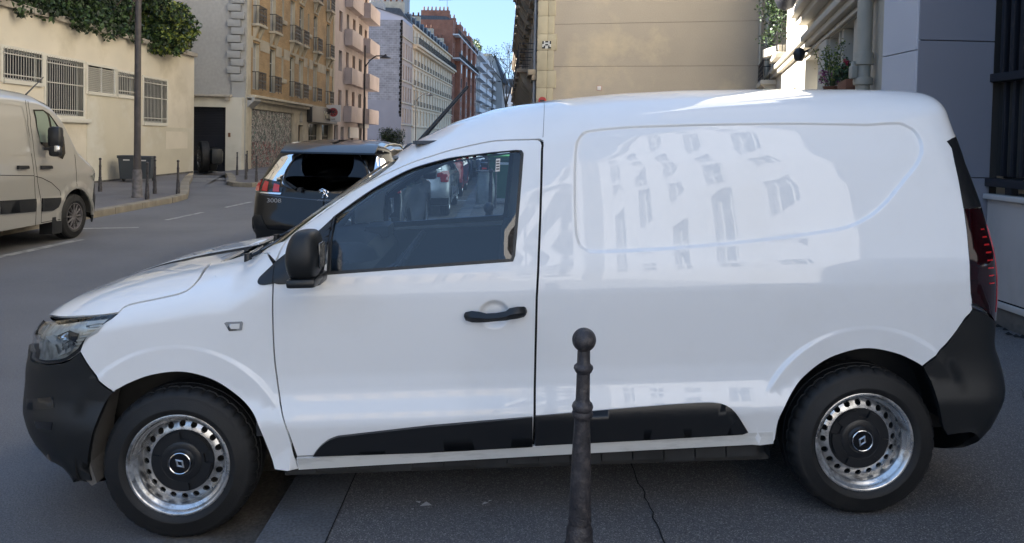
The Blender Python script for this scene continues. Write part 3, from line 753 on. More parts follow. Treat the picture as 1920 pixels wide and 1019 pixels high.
# ================================================================ THE WHITE VAN
VX = np.array([0.99894118, 0.02101681, 0.04092458]); VO = np.array([-1.27325397, 2.92027546, -0.0027])
VX /= np.linalg.norm(VX); VY = np.array([-VX[1], VX[0], 0]); VY /= np.linalg.norm(VY); VZ = np.cross(VX, VY)
VMW = Matrix(((VX[0],VY[0],VZ[0],VO[0]),(VX[1],VY[1],VZ[1],VO[1]),(VX[2],VY[2],VZ[2],VO[2]),(0,0,0,1)))
ZT = [(-.86,.62),(-.83,.76),(-.80,.82),(-.74,.875),(-.6,.935),(-.4,.995),(-.2,1.035),(.0,1.065),(.16,1.09),(.24,1.105),(.34,1.19),(.45,1.275),(.7,1.45),(.95,1.61),(1.12,1.69),(1.3,1.745),(1.6,1.787),(1.9,1.81),(2.2,1.82),(2.6,1.818),(3.0,1.808),(3.2,1.797),(3.4,1.783),(3.6,1.765)]
DZ = [(-.30,.03),(.15,.075),(.27,.05),(.33,.030),(.42,.014),(.475,.004),(.51,.012),(.58,.034),(.66,.036),(.75,.026),(.9,.010),(.98,.004),(1.06,.010),(1.14,.030),(1.25,.055),(1.4,.090),(1.5,.118),(1.6,.155),(1.72,.20),(1.9,.27)]
FZ = [(.0,.30),(.2,.27),(.27,.15),(.31,.05),(.38,.0),(.45,-.015),(.55,-.022),(.66,-.020),(.72,.01),(.78,.05),(.86,.085),(1.2,.09)]
GZ = [(.0,3.13),(.25,3.14),(.32,3.20),(.42,3.24),(.52,3.262),(.6,3.258),(.68,3.225),(.78,3.225),(.9,3.225),(1.1,3.215),(1.3,3.185),(1.45,3.15),(1.6,3.13),(1.68,3.12),(1.8,3.105)]
STAMP = None; CUP = None
def van_extra(x, z):
    d = .012*sst(.6, -.3, x)*sst(.5, .95, z)
    if STAMP is not None:
        m = (x > 1.4) & (z > 1.0)
        if np.any(m):
            sd = np.full(np.shape(x), 1.); sd[m] = signed(np.asarray(x)[m], np.asarray(z)[m], STAMP); d = d+.012*sst(.0065, -.0085, sd)
    if CUP is not None:
        r = np.hypot((x-CUP[0])/.068, (z-CUP[1])/.062); d = d+.020*sst(1., .62, r)
    return d
van = Shell(.8875, ZT, DZ, FZ, GZ, -.24, .61, 2.5, .26, 3.6,
            [(-.9,.16),(-.5,.17),(.1,.17),(.35,.20),(.9,.22),(1.4,.22),(2.9,.20),(3.25,.13)], [(-.9,3.),(-.3,5.5),(.2,6.),(.5,4.5),(1.,4.),(1.6,4.5),(3.6,5.)],
            arches=((0., .335), (2.812, .335)), archr=(.472,.450), flare=.019, extra=van_extra)
def hit(sh, px, O=VO, X=VX, Y=VY, Z=VZ):
    "where the sight line through a measured photo point meets the skin: local x, z -> skin parameters"
    out = []
    for a, b in px:
        d = fw+rt*(a-CX)/FPX-up*(b-CY)/FPX
        c = np.array([(CAM-O)@X, (CAM-O)@Y, (CAM-O)@Z]); e = np.array([d@X, d@Y, d@Z])
        ts = (np.linspace(-.05, sh.HW, 400)-c[1])/e[1]
        x, z = c[0]+e[0]*ts, c[2]+e[2]*ts; D = sh.depth(x, z); yy = c[1]+e[1]*ts
        k = np.argmax(yy >= D) if np.any(yy >= D) else len(ts)-1
        k = max(k, 1); t0, t1 = ts[k-1], ts[k]
        for _ in range(14):
            tm = (t0+t1)/2; y = c[1]+e[1]*tm
            if y >= sh.depth(c[0]+e[0]*tm, c[2]+e[2]*tm): t1 = tm
            else: t0 = tm
        out.append(sh.uv(c[0]+e[0]*t1, c[2]+e[2]*t1))
    return np.array(out)
H = lambda *p: hit(van, p)
# outlines measured on the photograph
stamp = H((1100,247),(1161,240),(1322,234),(1483,232),(1644,233),(1700,236),(1720,250),(1730,275),(1724,303),(1700,335),(1652,391),(1603,422),(1543,436),(1402,454),(1241,468),(1121,473),(1095,468),(1082,448),(1078,391),(1078,311),(1082,267),(1090,254))
stamp = spline(np.vstack([stamp[-1:], stamp, stamp[:1]]), .03)[1:-1]
cup = H((927,590))[0]
_s = van.S(stamp[:, 0], stamp[:, 1]); stampxz = _s[:, [0, 2]]
STAMP = stampxz; CUP = cup
def arch_lines(P, wx):
    out = []
    for r in (.482, .473, .467, .461, .455, .449, .443, .43):
        L = np.array([(wx+r*math.cos(t), .335+r*math.sin(t)) for t in np.linspace(-.3, math.pi+.3, 110)]); k = signed(L[:, 0], L[:, 1], P) < -.012
        i = 0
        while i < len(L):
            if k[i]:
                j = i
                while j+1 < len(L) and k[j+1]: j += 1
                if j > i+1: out.append(L[i:j+1])
                i = j
            i += 1
    return out
vanroot = thing('panel_van', 'white panel van seen side on with black bumpers, parked across the pavement', 'van', mw=VMW)
door_top = spline(H((519,490),(529,465),(542,447),(563,430),(587,411),(617,389),(661,360),(705,336),(749,316),(793,299),(852,281),(900,270),(950,264),(1000,262.5)), .03)
door_out = np.vstack([door_top, H((1010,263),(1015,266),(1017,273),(1013,400),(1006,560),(1003,700),(1000,835)), H((556,857)), spline(H((556,857),(540,812),(525,755),(515,680),(511,600),(512,530),(517,497)), .04)[1:-1]])
win_out = np.vstack([spline(H((624,408),(647,391),(694,358),(741,331),(788,311),(836,298),(883,291),(930,285),(968,281.5)), .03), H((978,282),(982,288),(974,390),(966,480),(962,491)), H((612,516))])
win_in = inset(win_out, .011)
arch_f = spline(H((514.5,881),(500,837),(477,781),(443,741),(397,712),(341,698),(284,704),(238,721),(213,735)), .02)
fender = np.vstack([H((222,588)), spline(H((222,588),(240,574),(300,561),(348,548),(375,523),(398,495)), .03)[1:-1], spline(H((398,495),(437,486),(468,474),(482,465),(495,459)), .03), H((501,475),(512,495)),
                    spline(H((517,497),(512,530),(511,600),(515,680),(525,755),(540,812),(560,880)), .04), arch_f, H((213,735)), H((150,659))])
hfr = H((96,597))[0]                       # front corner of the bonnet
zc = lambda u: float(van.za(u))
def at_c(x, k): return [x, float(van.za(x))+k]
umin = van.XS-.9
front_x = van.S(hfr[0], .9)[0]
hood = np.vstack([hfr[None], spline(H((96,597),(150,592),(222,585.5)), .03)[1:], spline(H((222,586),(241,571),(300,558),(348,545),(373,521),(396,493)), .03)[1:], [at_c(.14,.55), at_c(.10,.75), at_c(.06,.9), at_c(.05,.999)],
                  [[u, float(van.za(van.S(u, .9)[0]))+.999] for u in np.linspace(-.1, hfr[0], 12)], [[hfr[0], float(van.za(front_x))+k] for k in (.8, .6, .4)]])
HLW = np.array([-.06, 0.])
head = np.vstack([spline(H((218,590),(170,594),(96,600)), .03), H((84,612),(75,632),(68,655),(67,678))+HLW, spline(H((67,678),(85,682),(112,680),(130,673),(150,658)), .02)[1:], H((185,625))])
ztop_f = float(van.za(front_x))
bumper = np.vstack([H((150,661),(211,736)), spline(H((211,736),(196,758),(180,795),(168,840),(166,880),(172,901)), .03)[1:], H((140,897),(112,884),(90,868)), [[umin+.25, .27], [umin, .27], [umin, float(van.za(-.84))+.999], [umin+.15, float(van.za(-.83))+.999], [hfr[0]-.004, ztop_f+.999], [hfr[0]-.004, ztop_f+.6]], H((91,601))+HLW*.5, H((79,614),(70,634),(64,655),(63,681))+HLW*1.08, H((85,686),(112,684),(132,677))])
arch_r = spline(H((1451,832),(1462,781),(1490,727),(1536,682),(1585,660),(1630,653),(1679,662),(1712,676),(1729,686)), .02)
gz = lambda z, k: [float(van.g(z))+k, z]
tail_l = spline(H((1731,684),(1773,645),(1811,594),(1821,572),(1822,563),(1818.5,524),(1807,394),(1800,355),(1784,278),(1784,260),(1790,246)), .03)
roofrail = spline(H((1000,260.5),(950,262),(900,268),(852,279),(793,297),(749,314),(705,334),(661,358),(617,387),(587,409),(563,428),(542,445),(529,462),(516,489)), .03)
WK = .50                                    # where the windscreen meets the pillar
body = np.vstack([H((560,881),(1000,856)), H((1449,832)), arch_r[1:], tail_l[1:], [gz(1.50,.20), gz(1.53,.26), [float(van.g(1.6))+.26, zc(3.3)+.2], [float(van.g(1.6))+.26, zc(3.3)+.999]],
                  [[u, zc(u)+.999] for u in np.linspace(3.2, .80, 30)], [at_c(.83,.85), at_c(.87,.7), at_c(.885,.6), at_c(.87,.53)], [at_c(x, WK) for x in np.linspace(.8, .42, 12)], H((496,459),(501.5,473)), roofrail[::-1], H((1012,260),(1019,264),(1019.5,273),(1015.5,400),(1008.5,560),(1005.5,700),(1002.5,837)), H((556,860))])
ex = [(lambda q: van.uv(q[:, 0], q[:, 1]))(inset(stampxz, k)) for k in (-.014, -.0066, -.003, .001, .005, .0086, .016)]
ex = [np.vstack([e, e[:1]]) for e in (chaikin(q, 1) for q in ex)]
panel('body_side', van, body, 'white_paint', vanroot, grid=.032, bstep=.02, flange=.014, extra=ex+arch_lines(body, 2.812))

panel('body_side', van, body, 'white_paint', vanroot, grid=.06, bstep=.03, flange=.014, side='far')
for sd_ in ('near', 'far'):
    fd = 1 if sd_ == 'near' else 2
    panel('front_fender', van, inset(fender, .002), 'white_paint', vanroot, grid=.03*fd, flange=.012, side=sd_, extra=arch_lines(inset(fender, .002), 0.))
    cx_, cy_ = cup
    rings = [[(cx_+.068*k*math.cos(t), cy_+.062*k*math.sin(t)) for t in np.linspace(0, 2*math.pi, 33)] for k in (1.06, .98, .88, .78, .66, .5)] if sd_ == 'near' else ()
    d = panel('front_door', van, inset(door_out, .004), 'white_paint', vanroot, holes=[win_out], grid=.032*fd, flange=.014, side=sd_, extra=list(rings)+arch_lines(inset(door_out, .004), 0.))
    if sd_ == 'near':
        stk = panel('glass_sticker', van, H((930,298),(938,297),(937,321),(929,322)), 'sign_white', d, grid=.1, bstep=.05, flange=0, off=-.004)
        for q_ in range(4): panel('sticker_line', van, H((930.5,301+q_*5),(936.5,300.5+q_*5),(936.5,303+q_*5),(930.5,303.5+q_*5)), 'sign_dark', stk, grid=.1, bstep=.05, flange=0, off=-.003)
    g = panel('window_glass', van, win_in, 'side_glass', d, grid=.1*fd, bstep=.06, flange=0, off=-.006, side=sd_)
    # rubber seal round the glass
    panel('window_seal', van, inset(win_out, .001), 'smooth_black_plastic', d, holes=[inset(win_out, .0125)], grid=.2, bstep=.02, flange=.008, off=.002, side=sd_)
    ins = inset(door_out, .03); 
    trim = np.vstack([H((560,530),(962,505)), H((990,640),(985,800)), H((575,840),(535,690))])
    panel('door_trim', van, trim, 'door_trim', d, grid=.15, bstep=.08, flange=.0, off=-.07, side=sd_, inward=True)
    # pillar behind the glass line
    ribbon('door_frame', van, win_out, .012, 'dash_plastic', d, off=-.03, side=sd_, closed=True)
panel('bonnet', van, inset(hood, .001), 'white_paint', vanroot, grid=.03, bstep=.02, flange=.012, side='both')
panel('front_bumper', van, bumper, 'black_plastic', vanroot, grid=.04, flange=.02, side='both', off=.003)
ribbon('body_seam_backing', van, np.vstack([door_out, door_out[:1]]), .012, 'dark_void', vanroot, off=-.012, side='both')
ribbon('bonnet_seam_backing', van, hood[:len(hood)-3], .014, 'dark_void', vanroot, off=-.014, side='both')
# rear corner lamp, rear bumper, rear doors
lamp_o = np.vstack([H((1791,241)), H((1800,258),(1812,300),(1828,345)), [gz(1.25,.19), gz(1.1,.20), gz(.95,.20), gz(.83,.195), gz(.80,.17)], H((1823,580)), tail_l[::-1][:-2][len(tail_l)//9:len(tail_l)*7//9]])
tl = tail_l[::-1]
k = int(np.argmin(np.abs(tl[:, 1]-H((1822,570))[0][1])))
lamp_o = np.vstack([H((1791,243)), [gz(1.46,.20), gz(1.43,.24), gz(1.35,.25), gz(1.2,.25), gz(1.05,.25), gz(.9,.25), gz(.80,.25), gz(.80,.16)], tl[:k+1][::-1]])
zsplit = H((1809,392))[0][1]
up_ = np.array([p for p in lamp_o if p[1] > zsplit-.002]); 
def split(P, z, above):
    out = []; n = len(P)
    for i in range(n):
        a, b = P[i], P[(i+1) % n]; ia, ib = (a[1] > z) == above, (b[1] > z) == above
        if ia: out.append(a)
        if ia != ib: t = (z-a[1])/(b[1]-a[1]); out.append(a+(b-a)*t)
    return np.array(out)
tlamp = bpy.data.objects.new('tail_lamp', None); COL.objects.link(tlamp); tlamp.parent = vanroot
panel('upper_cover', van, split(lamp_o, zsplit+.002, True), 'smooth_black_plastic', tlamp, grid=.03, bstep=.015, flange=.015, side='both', off=.002)
lo = split(lamp_o, zsplit-.001, False)
panel('lens', van, lo, 'dark_red_lens', tlamp, grid=.03, bstep=.012, flange=.015, side='both', off=.003)
u0 = lambda z: float(np.interp(z, tl[:, 1][::-1], tl[:, 0][::-1]))
panel('lens_edge', van, [(u0(.9)+.155, .84), (u0(.9)+.185, .84), (u0(1.2)+.19, 1.2), (u0(1.2)+.165, 1.2)], 'bright_red_lens', tlamp, grid=.03, bstep=.02, flange=.003, side='both', off=.0045)
for i in range(8):
    z = .965+i*.031; wd = (.045, .05, .05, .05, .05, .045, .04, .03)[i]
    panel('lens_strip', van, [(u0(z)+.075, z), (u0(z)+.075+wd, z), (u0(z)+.075+wd, z+.006), (u0(z)+.075, z+.006)], 'bright_red_lens', tlamp, grid=.05, bstep=.03, flange=.002, off=.0045)
rb = np.vstack([H((1731.5,688),(1774,648),(1813,598),(1822,582)), [gz(.795,.17), gz(.79,.3), gz(.79,.699), gz(.40,.699), gz(.40,.3)], H((1858,802),(1820,810),(1776,815),(1768,800),(1760,760),(1746,716))])
panel('rear_bumper', van, rb, 'black_plastic', vanroot, grid=.04, bstep=.02, flange=.025, side='both', off=.003)
panel('rear_door', van, [gz(.80,.255), gz(.80,.69), [float(van.g(1.5))+.69, 1.5], [float(van.g(1.5))+.69, zc(3.36)+.1], gz(1.52,.26), gz(1.2,.255)], 'white_paint', vanroot, grid=.05, flange=.01, side='both')
boxpart('reflector', 'bright_red_lens', vanroot, 3.37, 3.385, .20, .28, .40, .43)
boxpart('number_plate_bracket', 'plinth_cap', vanroot, 3.355, 3.375, .10, .13, .735, .79)
# black mouldings low on the doors
mf = np.vstack([spline(H((588,853),(594,844),(604,833),(618,823),(634,817)), .02), H((800,798),(998,781)), H((998,835)), H((800,846))])
mr = np.vstack([H((1003,779.5),(1200,763)), spline(H((1200,763),(1280,757),(1335,755),(1360,760),(1378,773),(1390,790),(1401,808)), .02)[1:], H((1390,812),(1200,823),(1003,833))])
panel('door_moulding', van, mf, 'smooth_black_plastic', vanroot, grid=.04, bstep=.01, flange=.02, off=.014)
panel('side_moulding', van, mr, 'smooth_black_plastic', vanroot, grid=.04, bstep=.01, flange=.02, off=.014)
# sill with road dirt, below the door line
sill = np.vstack([H((557,860),(1000,838.5),(1403,812),(1449,810)), H((1450,832),(1000,855.5),(562,879.5))])
panel('sill', van, sill, 'sill_grime', vanroot, grid=.05, bstep=.03, flange=.012, off=.0012)
# black triangle in front of the door window
tri = np.vstack([spline(H((512,498),(530,482),(560,461),(595,437),(625,410)), .02), H((614,470),(604,527)), spline(H((604,527),(560,530),(520,533),(500,534.5),(488,534.5),(484,530),(487,522),(497,512),(512,498)), .008)[1:-1]])
k1 = tri
panel('mirror_triangle', van, tri, 'smooth_black_plastic', vanroot, grid=.03, bstep=.01, flange=.01, off=.005)
ribbon('triangle_seam', van, H((515.5,500),(512.5,533)), .0016, 'dark_void', vanroot, off=.0056, step=.01)
# windscreen, cowl, wipers
ws = np.vstack([[at_c(x, WK+.03) for x in np.linspace(.42, .84, 14)], [at_c(.855,.6), at_c(.84,.7), at_c(.80,.85), at_c(.77,.999)], [at_c(x, .999) for x in np.linspace(.7, .26, 12)], [at_c(.30,.8), at_c(.35,.65)]])
panel('windscreen', van, ws, 'clear_lens', vanroot, grid=.07, bstep=.04, flange=0, off=-.004, side='both')
ribbon('windscreen_seal', van, np.array([at_c(x, WK+.015) for x in np.linspace(.40, .87, 20)]), .014, 'smooth_black_plastic', vanroot, off=-.001, side='both')
cw = np.vstack([[at_c(.17,.28), at_c(.13,.6), at_c(.08,.9), at_c(.07,.999)], [at_c(.27,.999), at_c(.30,.8), at_c(.36,.62), at_c(.42,.50), at_c(.36,.36)]])
panel('cowl_panel', van, cw, 'black_plastic', vanroot, grid=.05, bstep=.03, flange=.01, off=-.025, side='both')
wp = MB()
for y0_, x0_ in ((.30, .22), (.95, .16)):
    wp.tube([(x0_, y0_, 1.105), (x0_+.05, y0_+.02, 1.13), (x0_+.10, y0_+.34, 1.165), (x0_+.11, y0_+.60, 1.165)], .008, 6); wp.cyl((x0_, y0_, 1.08), (x0_, y0_, 1.125), .018, .016, 10)
wp.build('wiper_arms', 'smooth_black_plastic', vanroot, 40)
# headlamp
hl = panel('headlamp', van, inset(head, .003), 'clear_lens', vanroot, grid=.03, bstep=.012, flange=.0, off=.002, side='both')
panel('housing', van, head, 'lamp_reflector', hl, grid=.035, bstep=.02, flange=0, off=-.026, side='both')
ribbon('rim_band', van, inset(head, .006), .007, 'lamp_dark', hl, off=-.002, side='both', closed=True)
panel('dark_bowl', van, H((100,626),(122,616),(140,626),(136,650),(116,660),(100,650)), 'lamp_dark', hl, grid=.03, flange=0, off=-.022, side='near')
panel('blade', van, H((84,628),(96,626),(118,664),(104,670)), 'lamp_white', hl, grid=.03, flange=.008, off=-.012)
panel('chrome_blade', van, H((108,632),(122,622),(126,640),(112,652)), 'chrome', hl, grid=.03, flange=.008, off=-.010)
panel('chrome_blade', van, H((110,656),(128,640),(138,650),(122,668)), 'chrome', hl, grid=.03, flange=.008, off=-.012)
panel('chrome_strip', van, H((160,600),(212,594),(200,602),(155,612)), 'lamp_white', hl, grid=.03, flange=.006, off=-.016)
for i in range(7):
    x, y = 186-7.5*i, 609+7.5*i
    panel('fin', van, H((x-22+i,y+1),(x,y-1.5),(x,y+1.5),(x-22+i,y+4)), 'lamp_white', hl, grid=.05, flange=.008, off=-.014)
# bumper relief: the lower corner pocket and fins seen from the side
for q, mm, of in ((((52,748),(102,744),(103,764),(52,768)), 'smooth_black_plastic', .006), (((66,790),(100,792),(98,806),(70,802)), 'gloss_black', .0045), (((72,850),(92,851),(96,862),(76,866)), 'scooter_grey', .005)):
    panel('bumper_detail', van, H(*q), mm, vanroot, grid=.03, bstep=.015, flange=.006, off=of)
# indicator on the fender
panel('side_indicator', van, H((421,606),(424,604),(454,603),(456,606),(454,619),(430,620.5)), 'badge_silver', vanroot, grid=.03, bstep=.01, flange=.006, off=.004)
panel('indicator_lens', van, H((428,608),(450,606.5),(449.5,616),(434,616.5)), 'lamp_white', vanroot, grid=.03, bstep=.01, flange=.003, off=.006)
# door handle
def handle():
    b = MB(); st = []
    pts = [(870,592,3,.004),(873,592,8,.016),(885,591.5,11,.026),(898,591,10.5,.034),(912,590,8.5,.038),(930,588.5,8,.040),(948,586.5,9,.038),(955,585,11,.036),(970,583.5,11.5,.032),(982,583,10,.022),(986,583,7,.012),(988,583.5,2.5,.004)]
    n = 14; V = []
    for px, py, hh, out in pts:
        c = van.S(*H((px, py))[0]); r = hh/467.
        for i in range(n):
            t = 2*math.pi*i/n; cc, ss_ = math.cos(t), math.sin(t)
            V.append((c[0], -out+.012+.016*(1-abs(ss_))*(-cc if cc > 0 else -.4*cc) + (0.0), c[2]+r*np.sign(ss_)*abs(ss_)**.7))
    F = []
    for k in range(len(pts)-1):
        for i in range(n): F.append((k*n+i, k*n+(i+1) % n, (k+1)*n+(i+1) % n, (k+1)*n+i))
    F += [tuple(range(n))[::-1], tuple(range((len(pts)-1)*n, len(pts)*n))]
    b.add(V, F); return b.build('door_handle', 'smooth_black_plastic', bpy.data.objects['front_door'], 50, normalfix=True)
handle()
# mirror
def mirror():
    root = bpy.data.objects.new('door_mirror', None); COL.objects.link(root); root.parent = vanroot
    for sgn in (0, 1):
        b = MB(); n, k = 36, 26; c = np.array([.580, -.125, 1.178]); V = []
        for j in range(k+1):
            t = j/k; ph = -math.pi/2+math.pi*t
            zz = math.sin(ph); rr = max(math.cos(ph), 0)**.42
            zsc = .093
            for i in range(n):
                a = 2*math.pi*i/n; ca, sa = math.cos(a), math.sin(a)
                ex_ = .62
                X = np.sign(ca)*abs(ca)**ex_; Yq = np.sign(sa)*abs(sa)**ex_
                taper = 1-.16*max(-zz, 0)**1.5-.05*max(zz, 0)
                xx = (.072 if X < 0 else .056)*X*rr*taper+.012*zz*(X < 0)
                V.append((c[0]+xx, c[1]+.098*Yq*rr*taper, c[2]+zsc*np.sign(zz)*abs(zz)**.9))
        F = [(j*n+i, j*n+(i+1) % n, (j+1)*n+(i+1) % n, (j+1)*n+i) for j in range(k) for i in range(n)]
        b.add(V, F); 
        if sgn: b.v = [(p[0], 2*van.HW-p[1], p[2]) for p in b.v]
        b.build('housing', 'black_plastic', root, 60, normalfix=True)
        a = MB()
        # lower skirt and arm reaching back to the door
        a.bbox(.545, .625, -.12, .06, 1.050, 1.092, .018)
        a.bbox(.515, .625, -.200, -.055, 1.060, 1.095, .014)
        if sgn: a.v = [(p[0], 2*van.HW-p[1], p[2]) for p in a.v]
        a.build('arm', 'smooth_black_plastic', root, 50, normalfix=True)
        g = MB(); y0, y1 = (-.205, -.045) if not sgn else (2*van.HW+.045, 2*van.HW+.225)
        g.bbox(.634, .6415, y0+.03, y1-.02, 1.13, 1.225, .003); g.build('mirror_glass', 'window_glass', root, 30)
        sm = MB(); P = [(c[0]-.086, 1.098), (c[0]+.069, 1.108)]
        ys = -.243 if not sgn else 2*van.HW+.243
mirror()
# aerial
ab = MB(); ab.cyl((.885, .8875, 1.555), (1.175, .85, 1.868), .0135, .0085, 10); ab.cyl((1.175, .85, 1.868), (1.181, .849, 1.874), .0085, .002, 10)
ab.lathe([(.045, 0), (.04, .02), (.02, .04), (0, .045)], 16, 'z', (.88, .8875, 1.545)); ab.build('aerial', 'smooth_black_plastic', vanroot, 40)
# washer nozzle specks on the roof seam
ribbon('roof_seam', van, H((1020,191),(1020.5,200),(1019.5,230),(1018,258)), .0011, 'scooter_grey', vanroot, off=.0006)
# wheels, liners, underbody
for x in (0., 2.812):
    wheel(vanroot, (x, .030, .311), style='van', rotate=R(-62) if x == 0 else R(8))
    wheel(vanroot, (x, 2*.8875-.030, .311), style='van', inboard=-1, n=60)
    def liner(q, x=x, only=0):
        n = 30; pr = [(x+.405*math.cos(math.pi*(i/n*1.05+.01)), .335+.405*math.sin(math.pi*(i/n*1.05+.01))) for i in range(n+1)]
        for y0, y1 in (((.035, .30), (1.475, 1.74))[only],):
            V = [(p[0], y0, p[1]) for p in pr]+[(p[0], y1, p[1]) for p in pr]
            q.add(V, [(i, i+1, n+2+i, n+1+i) for i in range(n)])
            yy = .30 if y0 < .5 else 1.475
            V = [(p[0], yy, p[1]) for p in pr]+[(x, yy, .335)]; q.add(V, [(i, i+1, n+1) for i in range(n)])
    part('arch_liner', 'underbody_metal', vanroot, liner); part('arch_liner', 'underbody_metal', vanroot, lambda q: liner(q, x, 1))
part('mud_liner', 'concrete_dirty', vanroot, lambda q: q.prism([(-.33,.62),(-.30,.62),(-.335,.45),(-.355,.33),(-.33,.245),(-.35,.235),(-.385,.27),(-.395,.35),(-.385,.47)], .05, .22))
def under(q):
    q.box(.42, 2.42, .10, 1.68, .24, .40); q.box(-.60, 3.40, .32, 1.46, .25, .40); q.box(.40, 2.44, .13, .30, .215, .25)
    q.cyl((0, .2, .29), (0, 1.6, .29), .035, .035, 10); q.cyl((2.812, .2, .27), (2.812, 1.6, .27), .04, .04, 10); q.cyl((1.2, .5, .24), (2.3, .5, .24), .06, .06, 12)
part('underbody', 'underbody_metal', vanroot, under)
part('sill_fringe', 'underbody_metal', vanroot, lambda q: [q.box(.42+i*.13, .42+i*.13+.125, .058, .075, .262-.010*(i % 3 == 0), .31+.0022*i) for i in range(15)])
def bulk(q): q.box(1.52, 1.55, .10, 1.675, .40, 1.15); q.box(1.52, 1.55, .19, 1.585, 1.15, 1.50); q.box(.35, 1.55, .09, 1.685, .40, .44); q.box(.30, .34, .09, 1.685, .40, 1.05)
part('bulkhead', 'dash_plastic', vanroot, bulk)
def dash(q):
    q.prism([(.30,.98),(.34,1.08),(.50,1.10),(.64,1.07),(.70,.98),(.68,.80),(.60,.62),(.30,.60)], .12, 1.655)
    q.lathe([(.0, 1.135), (.07, 1.13), (.12, 1.10), (.14, 1.06)], 20, 'z', (.62, .48, 0)); q.bbox(.55, .70, 1.30, 1.55, 1.04, 1.12, .03)
part('dashboard', 'dash_plastic', vanroot, dash, 40)
def steer(q):
    c = Vector((.86, .47, 1.02)); ax = Vector((-.82, 0, .57)).normalized(); a = Vector((0, 1, 0)); b2 = ax.cross(a)
    pts = [c+(a*math.cos(t)+b2*math.sin(t))*.185 for t in np.linspace(0, 2*math.pi, 33)]; q.tube(pts, .015, 8)
    for t in (0, math.pi, -math.pi/2): q.cyl(c-ax*-.01, c+(a*math.cos(t)+b2*math.sin(t))*.18, .02, .014, 8)
    q.cyl(c, c+ax*.03, .07, .06, 16); q.cyl(c, Vector((.62, .47, .90)), .03, .03, 8)
part('steering_wheel', 'dash_plastic', vanroot, steer, 40)
def seat(y):
    def f(q):
        q.bbox(.90, 1.36, y, y+.46, .62, .76, .04); 
        v = MB(); v.bbox(1.30, 1.42, y, y+.46, .70, 1.14, .05)
        q.add([(p[0]+(p[2]-.7)*.12, p[1], p[2]) for p in v.v], v.f); q.box(.95, 1.35, y+.05, y+.41, .44, .62)
    return f
part('seat', 'seat_fabric', vanroot, seat(.24), 40); part('seat', 'seat_fabric', vanroot, seat(1.06), 40)
part('roof_lining', 'door_trim', vanroot, lambda q: q.box(.95, 1.5, .28, 1.5, 1.585, 1.60))

# ================================================================ OTHER VEHICLES
def car_outline(sh, zb, arches, ra, step=.05):
    "whole side of a vehicle in skin parameters, with wheel arches cut out of its lower edge"
    P = []; um = sh.XS-.9
    P.append((um, zb))
    for wx, wz in arches:
        a0 = math.asin(min(1, (wz-zb)/ra))
        for t in np.linspace(math.pi+a0, -a0, 26): P.append((wx+ra*math.cos(t), wz+ra*math.sin(t)))
    g = lambda v: float(sh.g(v))+.699
    for v in np.linspace(zb, float(sh.za(sh.g(1.)+sh.AR)), 12): P.append((g(v), v))
    xe = float(sh.g(1.2)+sh.AR)
    for k in np.linspace(.15, .999, 6): P.append((g(float(sh.za(xe))), float(sh.za(xe))+k))
    for u in np.linspace(float(sh.g(1.2))+.6, um+.02, 46):
        x = float(sh.S(u, 1.)[0]) if u < sh.XS or u > sh.g(1.) else u
        P.append((u, float(sh.za(x))+.999))
    P.append((um, float(sh.za(sh.XS-sh.AF))+.999))
    return np.array(P)
def endface(sh, pts, rear=True):
    "skin parameters of points given by (distance in from the side, height) on the rear or front face"
    out = []
    for y, z in pts:
        lo, hi = (float(sh.g(min(z, 2)))-.9, float(sh.g(min(z, 2)))+sh.AR+.3) if rear else (sh.XS+.5, sh.XS-sh.AF-.1)
        for _ in range(40):
            m = (lo+hi)/2
            if float(sh.depth(m, z)) < y: lo = m
            else: hi = m
        out.append(sh.uv(lo, z))
    return np.array(out)
def car_frame(xright, yaxle, HW):
    "local frame (x backwards, y inwards from the kerb side) and root position of a car that heads away along the street"
    O = np.array([xright, yaxle, 0.]); return O, np.array([0,-1.,0]), np.array([-1.,0,0]), np.array([0,0,1.])
def car_wheels(root, HW, xs, Rt, Rr, W, style, y=.03, n=72, rim_m='wheel_steel'):
    for x in xs:
        wheel(root, (x, y, Rt), Rt, Rr, W, style, n=n, rim_m=rim_m); wheel(root, (x, 2*HW-y, Rt), Rt, Rr, W, style, inboard=-1, n=n, rim_m=rim_m)
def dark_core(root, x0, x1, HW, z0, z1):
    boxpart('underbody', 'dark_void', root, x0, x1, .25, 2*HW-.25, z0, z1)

# ---- black SUV ahead, seen from behind
suv = Shell(.92, [(-.95,.55),(-.9,.78),(-.84,.92),(-.5,1.0),(.2,1.09),(.35,1.13),(.95,1.45),(1.25,1.56),(1.7,1.60),(2.4,1.595),(2.9,1.56),(3.14,1.51),(3.22,1.45),(3.30,1.29),(3.38,1.13),(3.44,1.02),(3.56,.95),(3.7,.9)],
            [(-.3,.1),(.2,.06),(.35,.03),(.5,.005),(.7,.0),(.88,.0),(.95,.012),(1.05,.035),(1.2,.085),(1.35,.155),(1.5,.225),(1.7,.30)],
            [(0,.2),(.3,.04),(.5,0),(.8,.05),(1.2,.1)], [(0,3.06),(.25,3.10),(.4,3.20),(.55,3.24),(.7,3.20),(.85,3.17),(1.,3.14),(1.2,2.95),(1.4,2.8),(1.6,2.7)], -.3, .6, 2.4, .30, 2.6,
            [(-.9,.18),(.3,.16),(1.,.17),(2.8,.14),(3.15,.06),(3.5,.05)], [(-.9,3.5),(.5,4.),(1.5,4.2),(2.9,5.5),(3.2,9.),(3.6,9.)], arches=((0,.36),(2.675,.36)), archr=(.47,.42), flare=-.006)
